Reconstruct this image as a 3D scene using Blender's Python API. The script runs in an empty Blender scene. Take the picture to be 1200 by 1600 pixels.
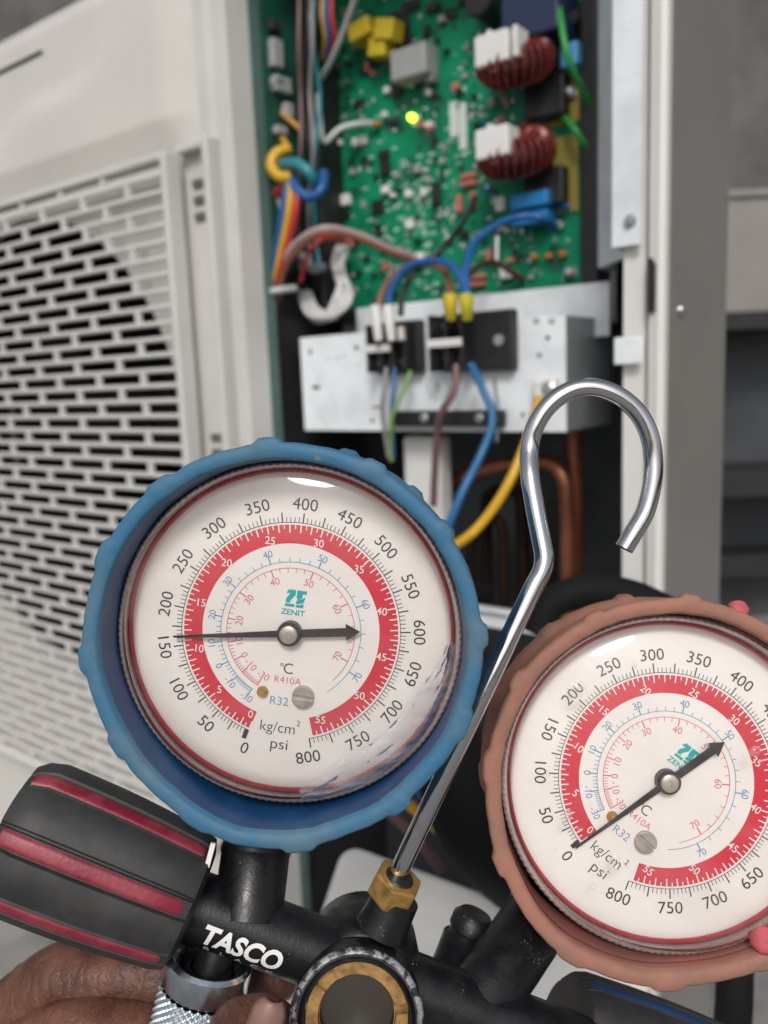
import bpy, bmesh, math, random
from mathutils import Vector, Matrix, Quaternion, noise
random.seed(7)
R = math.radians
sc = bpy.context.scene
col = sc.collection
MM = 0.001

# ------------------------------------------------------------------ camera
F = 1300.0                                   # focal length in pixels of the 1200x1600 frame
up_c = Vector((-0.040, 0.987, 0.157)).normalized()      # world up seen from the camera (pitched down, slight roll)
fw = Vector((0, 0, -1)); Yc = (fw - fw.dot(up_c) * up_c).normalized(); Xc = Yc.cross(up_c)
ROT = Matrix((Xc, Yc, up_c)).to_4x4()
CAMZ = 0.74
CW = Matrix.Translation((0, 0, CAMZ)) @ ROT
cd = bpy.data.cameras.new('camera'); cam = bpy.data.objects.new('camera', cd); col.objects.link(cam)
cam.matrix_world = CW
cd.sensor_fit = 'AUTO'; cd.sensor_width = 36; cd.lens = 36 * F / 1600
cd.clip_start = 0.01; cd.clip_end = 200
cd.dof.use_dof = True; cd.dof.focus_distance = 0.203; cd.dof.aperture_fstop = 13.0
sc.camera = cam

# ------------------------------------------------------------------ light
w = bpy.data.worlds.new('World'); sc.world = w; w.use_nodes = True
nt = w.node_tree; bg = nt.nodes['Background']
sky = nt.nodes.new('ShaderNodeTexSky'); sky.sky_type = 'NISHITA'; sky.sun_disc = False
SUN_EL, SUN_AZ = 40, 184                       # degrees; azimuth clockwise from +Y: behind the camera, to the left
sky.sun_elevation = R(SUN_EL); sky.sun_rotation = R(SUN_AZ)
sky.air_density = 1.0; sky.dust_density = 4.0; sky.ozone_density = 1.0
hs = nt.nodes.new('ShaderNodeHueSaturation'); hs.inputs['Saturation'].default_value = 0.35
nt.links.new(sky.outputs[0], hs.inputs['Color']); nt.links.new(hs.outputs[0], bg.inputs[0])
bg.inputs[1].default_value = 0.108
sl = bpy.data.lights.new('sun', 'SUN'); sl.energy = 1.5; sl.angle = R(14); sl.color = (1, .96, .9)
so = bpy.data.objects.new('sun', sl); col.objects.link(so)
sd = Vector((math.sin(R(SUN_AZ)) * math.cos(R(SUN_EL)), math.cos(R(SUN_AZ)) * math.cos(R(SUN_EL)), math.sin(R(SUN_EL))))
so.rotation_euler = sd.to_track_quat('Z', 'Y').to_euler(); so.location = sd * 5
vs = sc.view_settings; vs.view_transform = 'Standard'; vs.look = 'None'; vs.exposure = 0.03; vs.gamma = 1
sc.cycles.use_denoising = True
sc.cycles.max_bounces = 10; sc.cycles.transparent_max_bounces = 16

# ------------------------------------------------------------------ pixel / frame helpers
def cpt(px, py, d): return Vector(((px - 600) / F * d, -(py - 800) / F * d, -d))   # camera frame
def P(px, py, d): return CW @ cpt(px, py, d)
# outdoor unit frame: A to the right along its front, B inwards, Z up
YAW = -37.6
A = Vector((math.cos(R(YAW)), math.sin(R(YAW)), 0)); B = Vector((-A.y, A.x, 0)); Z = Vector((0, 0, 1))
_c = P(1040, 500, 0.52); UO = Vector((_c.x, _c.y, 0))
UM = Matrix.Translation(UO) @ Matrix(((A.x, B.x, 0), (A.y, B.y, 0), (0, 0, 1))).to_4x4()
UMI = UM.inverted(); CP = UMI @ Vector((0, 0, CAMZ))
def H(px, py, b=0.0):                        # pixel on the plane b = const of the unit -> unit coords
    q = UMI @ P(px, py, 1.0); t = (b - CP.y) / (q.y - CP.y)
    return CP + (q - CP) * t
def HA(px, py, a):                           # pixel on a plane a = const
    q = UMI @ P(px, py, 1.0); t = (a - CP.x) / (q.x - CP.x)
    return CP + (q - CP) * t

# ------------------------------------------------------------------ materials
MATS = {}
def mat(name, colr, rough=.5, metal=0, spec=.5, var=0, vscale=40, col2=None, bump=0, bscale=200, coat=0,
        speck=0, speckcol=(.35, .25, .12), speckscale=900, emit=None, estr=0, rvar=0, stretch=None, thr=(.42, .62)):
    if name in MATS: return MATS[name]
    m = bpy.data.materials.new(name); m.use_nodes = True; n = m.node_tree; b = n.nodes['Principled BSDF']
    L = n.links.new
    b.inputs['Roughness'].default_value = rough; b.inputs['Metallic'].default_value = metal
    b.inputs['Specular IOR Level'].default_value = spec; b.inputs['Coat Weight'].default_value = coat
    b.inputs['Base Color'].default_value = (*colr, 1)
    tc = n.nodes.new('ShaderNodeTexCoord'); src = tc.outputs['Object']
    if stretch:
        mp = n.nodes.new('ShaderNodeMapping'); mp.inputs['Scale'].default_value = stretch; L(src, mp.inputs[0]); src = mp.outputs[0]
    out = None
    if var or col2:
        t = n.nodes.new('ShaderNodeTexNoise'); t.inputs['Scale'].default_value = vscale; t.inputs['Detail'].default_value = 6; t.inputs['Roughness'].default_value = .62
        L(src, t.inputs['Vector'])
        r = n.nodes.new('ShaderNodeValToRGB'); L(t.outputs['Fac'], r.inputs[0])
        c2 = col2 or tuple(c * (1 - var) for c in colr)
        r.color_ramp.elements[0].position = thr[0]; r.color_ramp.elements[1].position = thr[1]
        r.color_ramp.elements[0].color = (*colr, 1); r.color_ramp.elements[1].color = (*c2, 1)
        out = r.outputs[0]
    if speck:
        t = n.nodes.new('ShaderNodeTexNoise'); t.inputs['Scale'].default_value = speckscale; t.inputs['Detail'].default_value = 3; L(src, t.inputs['Vector'])
        t2 = n.nodes.new('ShaderNodeTexNoise'); t2.inputs['Scale'].default_value = speckscale * .07; L(src, t2.inputs['Vector'])
        ad = n.nodes.new('ShaderNodeMath'); ad.operation = 'MULTIPLY'; L(t.outputs['Fac'], ad.inputs[0]); L(t2.outputs['Fac'], ad.inputs[1])
        r = n.nodes.new('ShaderNodeValToRGB'); L(ad.outputs[0], r.inputs[0])
        r.color_ramp.elements[0].position = .40 - .1 * speck; r.color_ramp.elements[1].position = .43 - .1 * speck
        mx = n.nodes.new('ShaderNodeMix'); mx.data_type = 'RGBA'
        L(r.outputs[0], mx.inputs[0])
        if out: L(out, mx.inputs[6])
        else: mx.inputs[6].default_value = (*colr, 1)
        mx.inputs[7].default_value = (*speckcol, 1); out = mx.outputs[2]
    if out: L(out, b.inputs['Base Color'])
    if rvar:
        t = n.nodes.new('ShaderNodeTexNoise'); t.inputs['Scale'].default_value = vscale * 1.7; t.inputs['Detail'].default_value = 5; L(src, t.inputs['Vector'])
        mr = n.nodes.new('ShaderNodeMapRange'); mr.inputs[1].default_value = .35; mr.inputs[2].default_value = .65
        mr.inputs[3].default_value = max(.02, rough - rvar); mr.inputs[4].default_value = min(1, rough + rvar)
        L(t.outputs['Fac'], mr.inputs[0]); L(mr.outputs[0], b.inputs['Roughness'])
    if bump:
        t = n.nodes.new('ShaderNodeTexNoise'); t.inputs['Scale'].default_value = bscale; t.inputs['Detail'].default_value = 4; L(src, t.inputs['Vector'])
        bp = n.nodes.new('ShaderNodeBump'); bp.inputs['Strength'].default_value = bump; bp.inputs['Distance'].default_value = .0006
        L(t.outputs['Fac'], bp.inputs['Height']); L(bp.outputs[0], b.inputs['Normal'])
    if emit:
        b.inputs['Emission Color'].default_value = (*emit, 1); b.inputs['Emission Strength'].default_value = estr
    MATS[name] = m
    return m
def clear_mat(name, tint, rough, flat=0, milk=0.0, milkcol=(.9, .9, .92), scratch=0):
    m = bpy.data.materials.new(name); m.use_nodes = True; n = m.node_tree; L = n.links.new
    for x in list(n.nodes): n.nodes.remove(x)
    o = n.nodes.new('ShaderNodeOutputMaterial'); t = n.nodes.new('ShaderNodeBsdfTransparent'); g = n.nodes.new('ShaderNodeBsdfGlossy')
    t.inputs[0].default_value = (*tint, 1); g.inputs['Roughness'].default_value = rough
    fr = n.nodes.new('ShaderNodeFresnel'); fr.inputs['IOR'].default_value = 1.46
    if flat: fr = n.nodes.new('ShaderNodeValue'); fr.outputs[0].default_value = flat      # plane-parallel pane: even weak reflection
    mx = n.nodes.new('ShaderNodeMixShader'); L(fr.outputs[0], mx.inputs[0]); L(t.outputs[0], mx.inputs[1]); L(g.outputs[0], mx.inputs[2])
    res = mx.outputs[0]
    if milk:
        d = n.nodes.new('ShaderNodeBsdfDiffuse'); d.inputs[0].default_value = (*milkcol, 1)
        tr = n.nodes.new('ShaderNodeBsdfTranslucent'); tr.inputs[0].default_value = (*milkcol, 1)
        ms = n.nodes.new('ShaderNodeMixShader'); ms.inputs[0].default_value = .5; L(d.outputs[0], ms.inputs[1]); L(tr.outputs[0], ms.inputs[2])
        tc = n.nodes.new('ShaderNodeTexCoord'); nz = n.nodes.new('ShaderNodeTexNoise'); nz.inputs['Scale'].default_value = scratch or 120; nz.inputs['Detail'].default_value = 7
        mpn = n.nodes.new('ShaderNodeMapping'); mpn.inputs['Rotation'].default_value = (0, 0, R(-50)); mpn.inputs['Scale'].default_value = (.25, 1.6, 1); L(tc.outputs['Object'], mpn.inputs[0]); L(mpn.outputs[0], nz.inputs['Vector'])
        mr = n.nodes.new('ShaderNodeMapRange'); mr.inputs[1].default_value = .4; mr.inputs[2].default_value = .68; mr.inputs[3].default_value = milk * .15; mr.inputs[4].default_value = milk
        L(nz.outputs['Fac'], mr.inputs[0])
        m2 = n.nodes.new('ShaderNodeMixShader'); L(mr.outputs[0], m2.inputs[0]); L(res, m2.inputs[1]); L(ms.outputs[0], m2.inputs[2]); res = m2.outputs[0]
    L(res, o.inputs[0]); return m

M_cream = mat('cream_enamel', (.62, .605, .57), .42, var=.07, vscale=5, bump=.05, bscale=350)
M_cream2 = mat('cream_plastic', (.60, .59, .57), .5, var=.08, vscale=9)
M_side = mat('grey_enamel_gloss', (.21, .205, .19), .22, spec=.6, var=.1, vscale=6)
M_steel = mat('galvanised_steel', (.86, .91, .95), .40, metal=.12, var=.16, vscale=26, rvar=.08)
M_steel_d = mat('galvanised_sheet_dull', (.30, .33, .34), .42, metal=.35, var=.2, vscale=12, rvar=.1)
M_black = mat('black_plastic', (.018, .018, .02), .45, var=.3, vscale=60)
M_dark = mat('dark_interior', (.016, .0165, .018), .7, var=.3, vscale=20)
M_void = mat('chamber_shade_black', (.011, .011, .012), .8, spec=.1)  # shade inside the fan chamber put into the colour of its parts
M_copper = mat('copper_tube', (.36, .135, .08), .38, metal=.8, var=.4, vscale=30)
M_chrome = mat('chrome', (.62, .62, .64), .10, metal=1, rvar=.09, vscale=110, speck=.02, speckcol=(.35, .33, .3), speckscale=2200)
M_brass = mat('brass', (.50, .30, .09), .38, metal=.55, var=.45, vscale=220, rvar=.12, bump=.15, bscale=900)
M_zinc = mat('zinc_plate', (.60, .68, .74), .25, metal=1, var=.2, vscale=160, rvar=.08)
M_body = mat('black_anodised', (.010, .0105, .013), .36, metal=.0, spec=.4, var=.4, vscale=160, rvar=.1, speck=-.35, speckcol=(.18, .15, .11), speckscale=1700, bump=.12, bscale=1300)
M_knob = mat('black_knob_plastic', (.027, .027, .028), .55, spec=.4, col2=(.042, .042, .043), vscale=90, bump=.1, bscale=1500)
M_kred = mat('red_knob_rubber', (.20, .016, .032), .42, spec=.45, col2=(.29, .045, .065), vscale=130, bump=.15, bscale=1200)
M_kblue = mat('blue_knob_rubber', (.012, .05, .16), .45, var=.3, vscale=100)
M_boot_b = mat('blue_rubber', (.036, .145, .265), .6, spec=.35, col2=(.095, .165, .215), vscale=55, bump=.3, bscale=420, thr=(.42, .70), speck=-.2, speckcol=(.17, .175, .17), speckscale=500)
M_boot_in = mat('blue_rubber_inner', (.007, .045, .14), .38, spec=.5, col2=(.02, .085, .19), vscale=90, thr=(.45, .75))
M_boot_r = mat('faded_red_rubber', (.335, .155, .115), .68, spec=.25, col2=(.20, .122, .086), vscale=48, bump=.3, bscale=420, thr=(.44, .74), speck=-.2, speckcol=(.20, .15, .11), speckscale=500)
M_boot_rin = mat('faded_red_inner', (.34, .12, .10), .6, spec=.3, col2=(.25, .12, .10), vscale=60)
M_pink = mat('clean_pink_rubber', (.50, .10, .115), .6, spec=.3, var=.35, vscale=160)
M_dial = mat('dial_white', (.81, .785, .755), .55, spec=.3, var=.03, vscale=60)
M_red = mat('dial_red', (.60, .020, .045), .5)
M_ink = mat('dial_black_ink', (.03, .03, .03), .5)
M_blue = mat('dial_blue_ink', (.07, .25, .48), .5)
M_pk = mat('dial_pink_ink', (.62, .09, .17), .5)
M_teal = mat('dial_teal_ink', (.0, .38, .40), .5)
M_white = mat('white_ink', (.78, .78, .77), .5)
M_needle = mat('needle_black', (.014, .014, .015), .4)
M_hub = mat('needle_hub_steel', (.50, .46, .41), .38, metal=.6, var=.3, vscale=300)
M_bezel = mat('aged_bezel', (.50, .44, .43), .28, metal=.4, col2=(.36, .30, .29), vscale=50, rvar=.06)
M_gasket = mat('red_gasket', (.50, .035, .06), .3, spec=.6)
M_lens = clear_mat('clear_lens', (.985, .985, .985), .04, milk=.10, milkcol=(.8, .78, .75), scratch=70)
M_film = clear_mat('torn_film', (.93, .93, .95), .12, milk=.36, scratch=150)
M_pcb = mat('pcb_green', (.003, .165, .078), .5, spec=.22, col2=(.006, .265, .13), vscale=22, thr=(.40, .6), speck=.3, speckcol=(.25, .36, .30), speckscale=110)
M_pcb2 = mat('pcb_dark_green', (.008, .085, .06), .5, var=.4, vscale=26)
M_copperwire = mat('enamelled_wire', (.19, .030, .026), .28, metal=.2, var=.3, vscale=90)
M_whitep = mat('white_plastic', (.72, .72, .70), .45, var=.05, vscale=40)
M_greyp = mat('grey_plastic', (.33, .34, .34), .45, var=.1, vscale=40)
M_navy = mat('navy_box', (.016, .028, .075), .4)
M_bluecap = mat('blue_capacitor', (.012, .19, .48), .4)
M_ltblue = mat('light_blue_sleeve', (.08, .36, .66), .4)
M_yel = mat('yellow_tape', (.62, .47, .025), .4)
M_orange = mat('orange_disc', (.55, .24, .03), .4)
M_resin = mat('salmon_resistor', (.48, .16, .11), .5)
M_tin = mat('solder_tin', (.72, .73, .74), .3, metal=.9)
M_label = mat('white_label', (.6, .66, .62), .5)
M_led = mat('lit_led', (.5, .8, .1), .3, emit=(.55, 1.0, .03), estr=5)
def wirem(n, c): return mat('wire_' + n, c, .4, var=.12, vscale=50)
W_blue = wirem('blue', (.014, .10, .32)); W_yel = wirem('yellow', (.62, .36, .015)); W_red = wirem('red', (.45, .03, .035))
W_brown = wirem('brown', (.22, .085, .05)); W_mauve = wirem('mauve', (.42, .33, .34)); W_white = wirem('white', (.58, .58, .58))
W_blk = wirem('black', (.014, .016, .016)); W_grn = wirem('green', (.03, .30, .06)); W_teal = wirem('teal', (.02, .22, .26)); W_grey = wirem('grey', (.25, .25, .26))
W_pbrown = wirem('purple_brown', (.17, .09, .095)); W_org = wirem('orange', (.52, .26, .03)); W_ltb = wirem('light_blue', (.015, .125, .30)); W_clear = wirem('clear', (.50, .53, .52))
M_conc = mat('concrete_floor', (.26, .26, .255), .85, var=.35, vscale=7, bump=.4, bscale=60)
M_wall = mat('stained_plaster', (.13, .128, .125), .85, col2=(.075, .073, .072), vscale=3.2, bump=.3, bscale=60)
M_beige = mat('beige_box', (.24, .23, .21), .6, var=.1, vscale=6)
M_navyg = mat('blue_grey_panel', (.05, .055, .065), .55, var=.3, vscale=5)

# ------------------------------------------------------------------ mesh builder
_tc = {}
def text_geo(s, off=0.0, shear=0.0):
    k = (s, off, shear)
    if k in _tc: return _tc[k]
    cu = bpy.data.curves.new('t', 'FONT'); cu.body = s; cu.size = 1; cu.resolution_u = 4; cu.offset = off; cu.shear = shear
    ob = bpy.data.objects.new('t', cu); me = bpy.data.meshes.new_from_object(ob)
    v = [(p.co.x, p.co.y) for p in me.vertices]; f = [tuple(p.vertices) for p in me.polygons]
    bpy.data.objects.remove(ob); bpy.data.curves.remove(cu); bpy.data.meshes.remove(me)
    _tc[k] = (v, f); return _tc[k]
CAPH = None
class MB:
    def __init__(s): s.v = []; s.f = []
    def add(s, vs, fs, M=None):
        o = len(s.v)
        s.v += [tuple((M @ Vector(p)) if M else p) for p in vs]; s.f += [tuple(i + o for i in f) for f in fs]
        return s
    def box(s, lo, hi, M=None):
        x0, y0, z0 = lo; x1, y1, z1 = hi
        return s.add([(x0, y0, z0), (x1, y0, z0), (x1, y1, z0), (x0, y1, z0), (x0, y0, z1), (x1, y0, z1), (x1, y1, z1), (x0, y1, z1)],
                     [(0, 3, 2, 1), (4, 5, 6, 7), (0, 1, 5, 4), (1, 2, 6, 5), (2, 3, 7, 6), (3, 0, 4, 7)], M)
    def prism(s, poly, z0, z1, M=None):
        n = len(poly)
        return s.add([(x, y, z0) for x, y in poly] + [(x, y, z1) for x, y in poly],
                     [tuple(range(n))[::-1], tuple(range(n, 2 * n))] + [(i, (i + 1) % n, n + (i + 1) % n, n + i) for i in range(n)], M)
    def poly(s, pts, z, M=None):
        return s.add([(x, y, z) for x, y in pts], [tuple(range(len(pts)))], M)
    def lathe(s, prof, n=48, M=None, fn=None, closed=False, a0=0, a1=2 * math.pi):
        vs = []; fs = []; full = abs(a1 - a0 - 2 * math.pi) < 1e-6; m = n if full else n + 1
        for i in range(m):
            t = a0 + (a1 - a0) * i / n
            for j, (r, z) in enumerate(prof):
                rr = fn(t, r, z, j) if fn else r
                vs.append((rr * math.cos(t), rr * math.sin(t), z))
        k = len(prof)
        for i in range(n):
            i2 = (i + 1) % m
            for j in range(k if closed else k - 1):
                j2 = (j + 1) % k
                fs.append((i * k + j, i2 * k + j, i2 * k + j2, i * k + j2))
        return s.add(vs, fs, M)
    def tube(s, pts, r, seg=10, caps=True, M=None, smooth=4):
        pts = [Vector(p) for p in pts]
        rs = r if isinstance(r, (list, tuple)) else [r] * len(pts)
        if smooth > 1 and len(pts) > 2:
            q = []; rq = []
            for i in range(len(pts) - 1):
                p0 = pts[max(i - 1, 0)]; p1 = pts[i]; p2 = pts[i + 1]; p3 = pts[min(i + 2, len(pts) - 1)]
                for k in range(smooth):
                    t = k / smooth
                    q.append(.5 * ((2 * p1) + (p2 - p0) * t + (2 * p0 - 5 * p1 + 4 * p2 - p3) * t * t + (3 * p1 - p0 - 3 * p2 + p3) * t ** 3)); rq.append(rs[i] * (1 - t) + rs[i + 1] * t)
            q.append(pts[-1]); rq.append(rs[-1]); pts, rs = q, rq
        vs = []; fs = []; n = len(pts); u = None
        for i, p in enumerate(pts):
            d = (pts[min(i + 1, n - 1)] - pts[max(i - 1, 0)]).normalized()
            if u is None:
                u = d.orthogonal().normalized()
            else:
                u = (u - d * u.dot(d)); u = u.normalized() if u.length > 1e-6 else d.orthogonal().normalized()
            v = d.cross(u)
            for k in range(seg):
                a = 2 * math.pi * k / seg; vs.append(p + (u * math.cos(a) + v * math.sin(a)) * rs[i])
        for i in range(n - 1):
            for k in range(seg): k2 = (k + 1) % seg; fs.append((i * seg + k, i * seg + k2, (i + 1) * seg + k2, (i + 1) * seg + k))
        if caps: fs.append(tuple(range(seg))[::-1]); fs.append(tuple(range((n - 1) * seg, n * seg)))
        return s.add(vs, fs, M)
    def text(s, body, x, y, h, rot=0, z=0, off=0.0, shear=0.0, sx=1, M=None):
        global CAPH
        if CAPH is None:
            v, _ = text_geo('0'); CAPH = max(p[1] for p in v) - min(p[1] for p in v)
        v, f = text_geo(body, off, shear); k = h / CAPH
        cx = (min(p[0] for p in v) + max(p[0] for p in v)) / 2; v0, _ = text_geo('0'); cy = (min(p[1] for p in v0) + max(p[1] for p in v0)) / 2
        c, sn = math.cos(rot), math.sin(rot)
        return s.add([(x + ((a - cx) * sx * c - (b - cy) * sn) * k, y + ((a - cx) * sx * sn + (b - cy) * c) * k, z) for a, b in v], f, M)
    def build(s, name, m, parent=None, smooth=35, bevel=0, seg=2, recalc=True, merge=False):
        me = bpy.data.meshes.new(name); me.from_pydata(s.v, [], s.f); me.update()
        if recalc or merge:
            bm = bmesh.new(); bm.from_mesh(me)
            if merge: bmesh.ops.remove_doubles(bm, verts=bm.verts, dist=1e-6)
            if recalc: bmesh.ops.recalc_face_normals(bm, faces=bm.faces)
            bm.to_mesh(me); bm.free()
        if smooth:
            me.shade_smooth(); me.set_sharp_from_angle(angle=R(smooth))
        me.materials.append(m)
        ob = bpy.data.objects.new(name, me); col.objects.link(ob)
        if parent: ob.parent = parent
        if bevel:
            bv = ob.modifiers.new('bevel', 'BEVEL'); bv.width = bevel; bv.segments = seg; bv.limit_method = 'ANGLE'; bv.angle_limit = R(40)
        return ob
def tag(o, label, cat, group=None, kind=None):
    o['label'] = label; o['category'] = cat
    if group: o['group'] = group
    if kind: o['kind'] = kind
    return o
def empty(name, M, label=None, cat=None, group=None):
    o = bpy.data.objects.new(name, None); o.empty_display_size = .02; col.objects.link(o); o.matrix_world = M
    if label: tag(o, label, cat, group)
    return o
def struct(o): o['kind'] = 'structure'; return o
def axisM(p0, p1):                            # local z along p0 -> p1, origin p0
    d = (Vector(p1) - Vector(p0)).normalized(); q = d.to_track_quat('Z', 'Y'); return Matrix.Translation(p0) @ q.to_matrix().to_4x4()
def circ(r, n, x=0, y=0): return [(x + r * math.cos(2 * math.pi * i / n), y + r * math.sin(2 * math.pi * i / n)) for i in range(n)]

# ================================================================== SETTING
g = MB().box((-6, -4, -.1), (6, 6, 0)).build('ground', M_conc, smooth=0); struct(g)
bw = MB().box((-4, 2.6, 0.001), (5, 2.75, 3.2)).build('wall', M_wall, smooth=0); tag(bw, 'grey stained plaster wall behind the outdoor unit', 'wall')

# ================================================================== OUTDOOR UNIT
ZT = H(0, 62, 0).z                            # top edge of the cabinet
ZB = .06
aL = -1.15                                    # far left end of the cabinet (outside the frame)
aP = H(392, 560, 0).x                         # right edge of the front panel
aG = H(285, 560, -.025).x                     # right edge of the fan grille
unit = empty('outdoor_unit', UM, 'cream air conditioner outdoor unit with its service cover removed', 'air conditioner')
# fan opening
cyR = .255; ca = H(296, 690, 0).x - cyR; cz = H(60, 700, 0).z
zS = cz + cyR + .02
m = MB(); N = 96; inner = []; outer = []
x0, x1, y0, y1 = aL, aP - .042, ZB, zS
angs = sorted([2 * math.pi * i / N for i in range(N)] + [math.atan2(y - cz, x - ca) % (2 * math.pi) for x in (x0, x1) for y in (y0, y1)])
for t in angs:
    c, s_ = math.cos(t), math.sin(t)
    k = min([(x1 - ca) / c if c > 1e-9 else 1e9, (x0 - ca) / c if c < -1e-9 else 1e9, (y1 - cz) / s_ if s_ > 1e-9 else 1e9, (y0 - cz) / s_ if s_ < -1e-9 else 1e9])
    inner.append((ca + cyR * c, cz + cyR * s_)); outer.append((ca + k * c, cz + k * s_))
n = len(angs)
vs_ = [(x, 0, y) for x, y in outer] + [(x, 0, y) for x, y in inner] + [(x, .012, y) for x, y in inner]
fs_ = [(i, (i + 1) % n, n + (i + 1) % n, n + i) for i in range(n)] + [(n + i, n + (i + 1) % n, 2 * n + (i + 1) % n, 2 * n + i) for i in range(n)]
m.add(vs_, fs_)
fp = m.build('front_panel', M_cream, unit, smooth=30)
m = MB(); nx, nz = 70, 50                    # upper part with the pressed swoosh
for j in range(nz + 1):
    for i in range(nx + 1):
        a = aL + (x1 - aL) * i / nx; z = zS + (ZT - zS) * j / nz
        u = (a - H(0, 200, 0).x) / (x1 - H(0, 200, 0).x)
        crest = zS + .065 + .10 * max(0, u) ** 1.4 + .012 * math.sin(u * 9)
        off = -.010 / (1 + math.exp(-(crest - z) / .006))
        fade = min(1, max(0, (z - zS) / .03)) * min(1, max(0, (x1 - a) / .04))
        edge = .012 * max(0, (z - (ZT - .014)) / .014) ** 2
        m.v.append((a, off * fade + edge, z))
for j in range(nz):
    for i in range(nx): k = j * (nx + 1) + i; m.f.append((k, k + 1, k + nx + 2, k + nx + 1))
up = m.build('upper_panel', M_cream, unit, smooth=60)
MB().box((aL, -.001, ZT - .034), (H(62, 36).x, .004, ZT - .030)).build('groove', M_dark, up, smooth=0)
# right-hand edge of the front panel: two ridges and a return
m = MB(); prof = [(x1, 0), (x1 + .004, -.006), (x1 + .016, -.006), (x1 + .020, 0), (x1 + .026, 0), (x1 + .029, -.008), (aP - .002, -.008), (aP, -.004), (aP, .022), (aP - .003, .022)]
m.add([(x, y, ZB) for x, y in prof] + [(x, y, ZT) for x, y in prof], [(i, i + 1, len(prof) + i + 1, len(prof) + i) for i in range(len(prof) - 1)])
m.build('panel_edge_moulding', M_cream2, unit, smooth=20, recalc=False)
# grille : slats, struts, frame
gz1 = H(240, 250, -.025).z; gz0 = H(130, 1222, -.025).z; pitch = .0141
gr = MB().box((aG - .006, -.03, gz0), (aG + .002, -.012, gz1 + .004)).box((aL + .2, -.03, gz1 - .003), (aG - .0065, -.012, gz1 + .004)).box((aL + .2, -.03, gz0 - .008), (aG - .0065, -.012, gz0 - .001)) \
    .box((aG + .034, -.016, gz0 - .008), (aG + .042, .001, gz1 + .012)).box((aG - .006, -.012, gz1 + .0045), (aG + .0335, .001, gz1 + .012)).build('fan_grille', M_cream2, unit, smooth=0, bevel=.0018)
nr = int((gz1 - gz0) / pitch)
slat_me = None
for i in range(nr + 1):
    z = gz0 + i * (gz1 - gz0) / nr
    if slat_me is None:
        o = MB().box((aL + .2, -.028, -.0024), (aG - .003, -.0240, .0024)).build('slat', M_cream2, gr, smooth=0, bevel=.0012, seg=1); slat_me = o.data
    else:
        o = bpy.data.objects.new('slat', slat_me); col.objects.link(o); o.parent = gr
        bv = o.modifiers.new('bevel', 'BEVEL'); bv.width = .0012; bv.segments = 1
    o.location.z = z
m = MB(); side = MB()
for i in range(nr):
    z = gz0 + (i + .5) * (gz1 - gz0) / nr; a = aG - .058 - (.036 if i % 2 else 0)
    while a > aL + .2:
        m.box((a - .0034, -.0277, z - pitch / 2), (a + .0034, -.0243, z + pitch / 2)); a -= .072
    if (i > nr - 5 and i < nr - 1) or i < nr * .62: side.box((aG + .006, -.0035, z - .0032), (aG + .030, -.0008, z + .0032))
st = m.build('grille_struts', M_cream2, gr, smooth=0); st['kind'] = 'stuff'
so_ = side.build('side_slots', mat('slot_shadow_grey', (.10, .10, .10), .8), gr, smooth=0); so_['kind'] = 'stuff'
MB().box((aG + .0025, -.0006, gz0), (aG + .0335, .0006, gz1)).build('grille_side', M_cream2, gr, smooth=0)
# inside of the fan chamber, partition, back, top, base
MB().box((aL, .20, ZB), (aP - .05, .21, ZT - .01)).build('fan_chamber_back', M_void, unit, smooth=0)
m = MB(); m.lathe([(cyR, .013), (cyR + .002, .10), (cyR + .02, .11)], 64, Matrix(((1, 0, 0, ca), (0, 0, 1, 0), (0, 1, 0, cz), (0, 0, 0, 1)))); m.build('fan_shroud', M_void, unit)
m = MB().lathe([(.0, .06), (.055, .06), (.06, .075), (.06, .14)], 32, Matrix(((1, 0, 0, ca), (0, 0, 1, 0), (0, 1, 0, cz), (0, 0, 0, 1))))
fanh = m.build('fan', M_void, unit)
for k in range(3):
    t = R(20 + 120 * k); m = MB(); nr_, na = 6, 8
    for i in range(nr_ + 1):
        for j in range(na + 1):
            r = .055 + (.235 - .055) * i / nr_; ph = t + R(70) * (j / na - .5) * (1 - .2 * i / nr_) + R(14) * i / nr_
            m.v.append((ca + r * math.cos(ph), .085 + .05 * (j / na), cz + r * math.sin(ph)))
    for i in range(nr_):
        for j in range(na): q = i * (na + 1) + j; m.f.append((q, q + 1, q + na + 2, q + na + 1))
    o = m.build('fan_blade', M_void, fanh)
    sm = o.modifiers.new('solid', 'SOLIDIFY'); sm.thickness = .003
aQ = H(408, 300, .03).x
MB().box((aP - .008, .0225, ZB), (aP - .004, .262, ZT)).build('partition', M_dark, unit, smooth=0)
MB().box((aP - .0035, .0225, ZB), (aP + .0015, .034, ZT)).build('partition_edge', mat('green_grey_edge', (.10, .17, .155), .5, var=.2, vscale=15), unit, smooth=0)
MB().box((aP - .003, .262, ZB), (-.062, .266, ZT)).build('rear_sheet', mat('dull_rear_sheet', (.085, .092, .10), .45, metal=.2, var=.3, vscale=12), unit, smooth=0)
MB().box((aL, .013, ZT + .001), (-.001, .28, ZT + .006)).build('top_cover', M_cream, unit, smooth=0)
MB().box((aL, .003, ZB - .045), (-.001, .28, ZB - .003)).build('base_tray', M_cream, unit, smooth=0, bevel=.004)
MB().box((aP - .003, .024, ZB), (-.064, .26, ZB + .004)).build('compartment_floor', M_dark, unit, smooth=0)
for a in (-.95, -.12): MB().box((a - .03, .02, .002), (a + .03, .26, ZB - .046)).build('foot', M_dark, unit, smooth=0)
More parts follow.
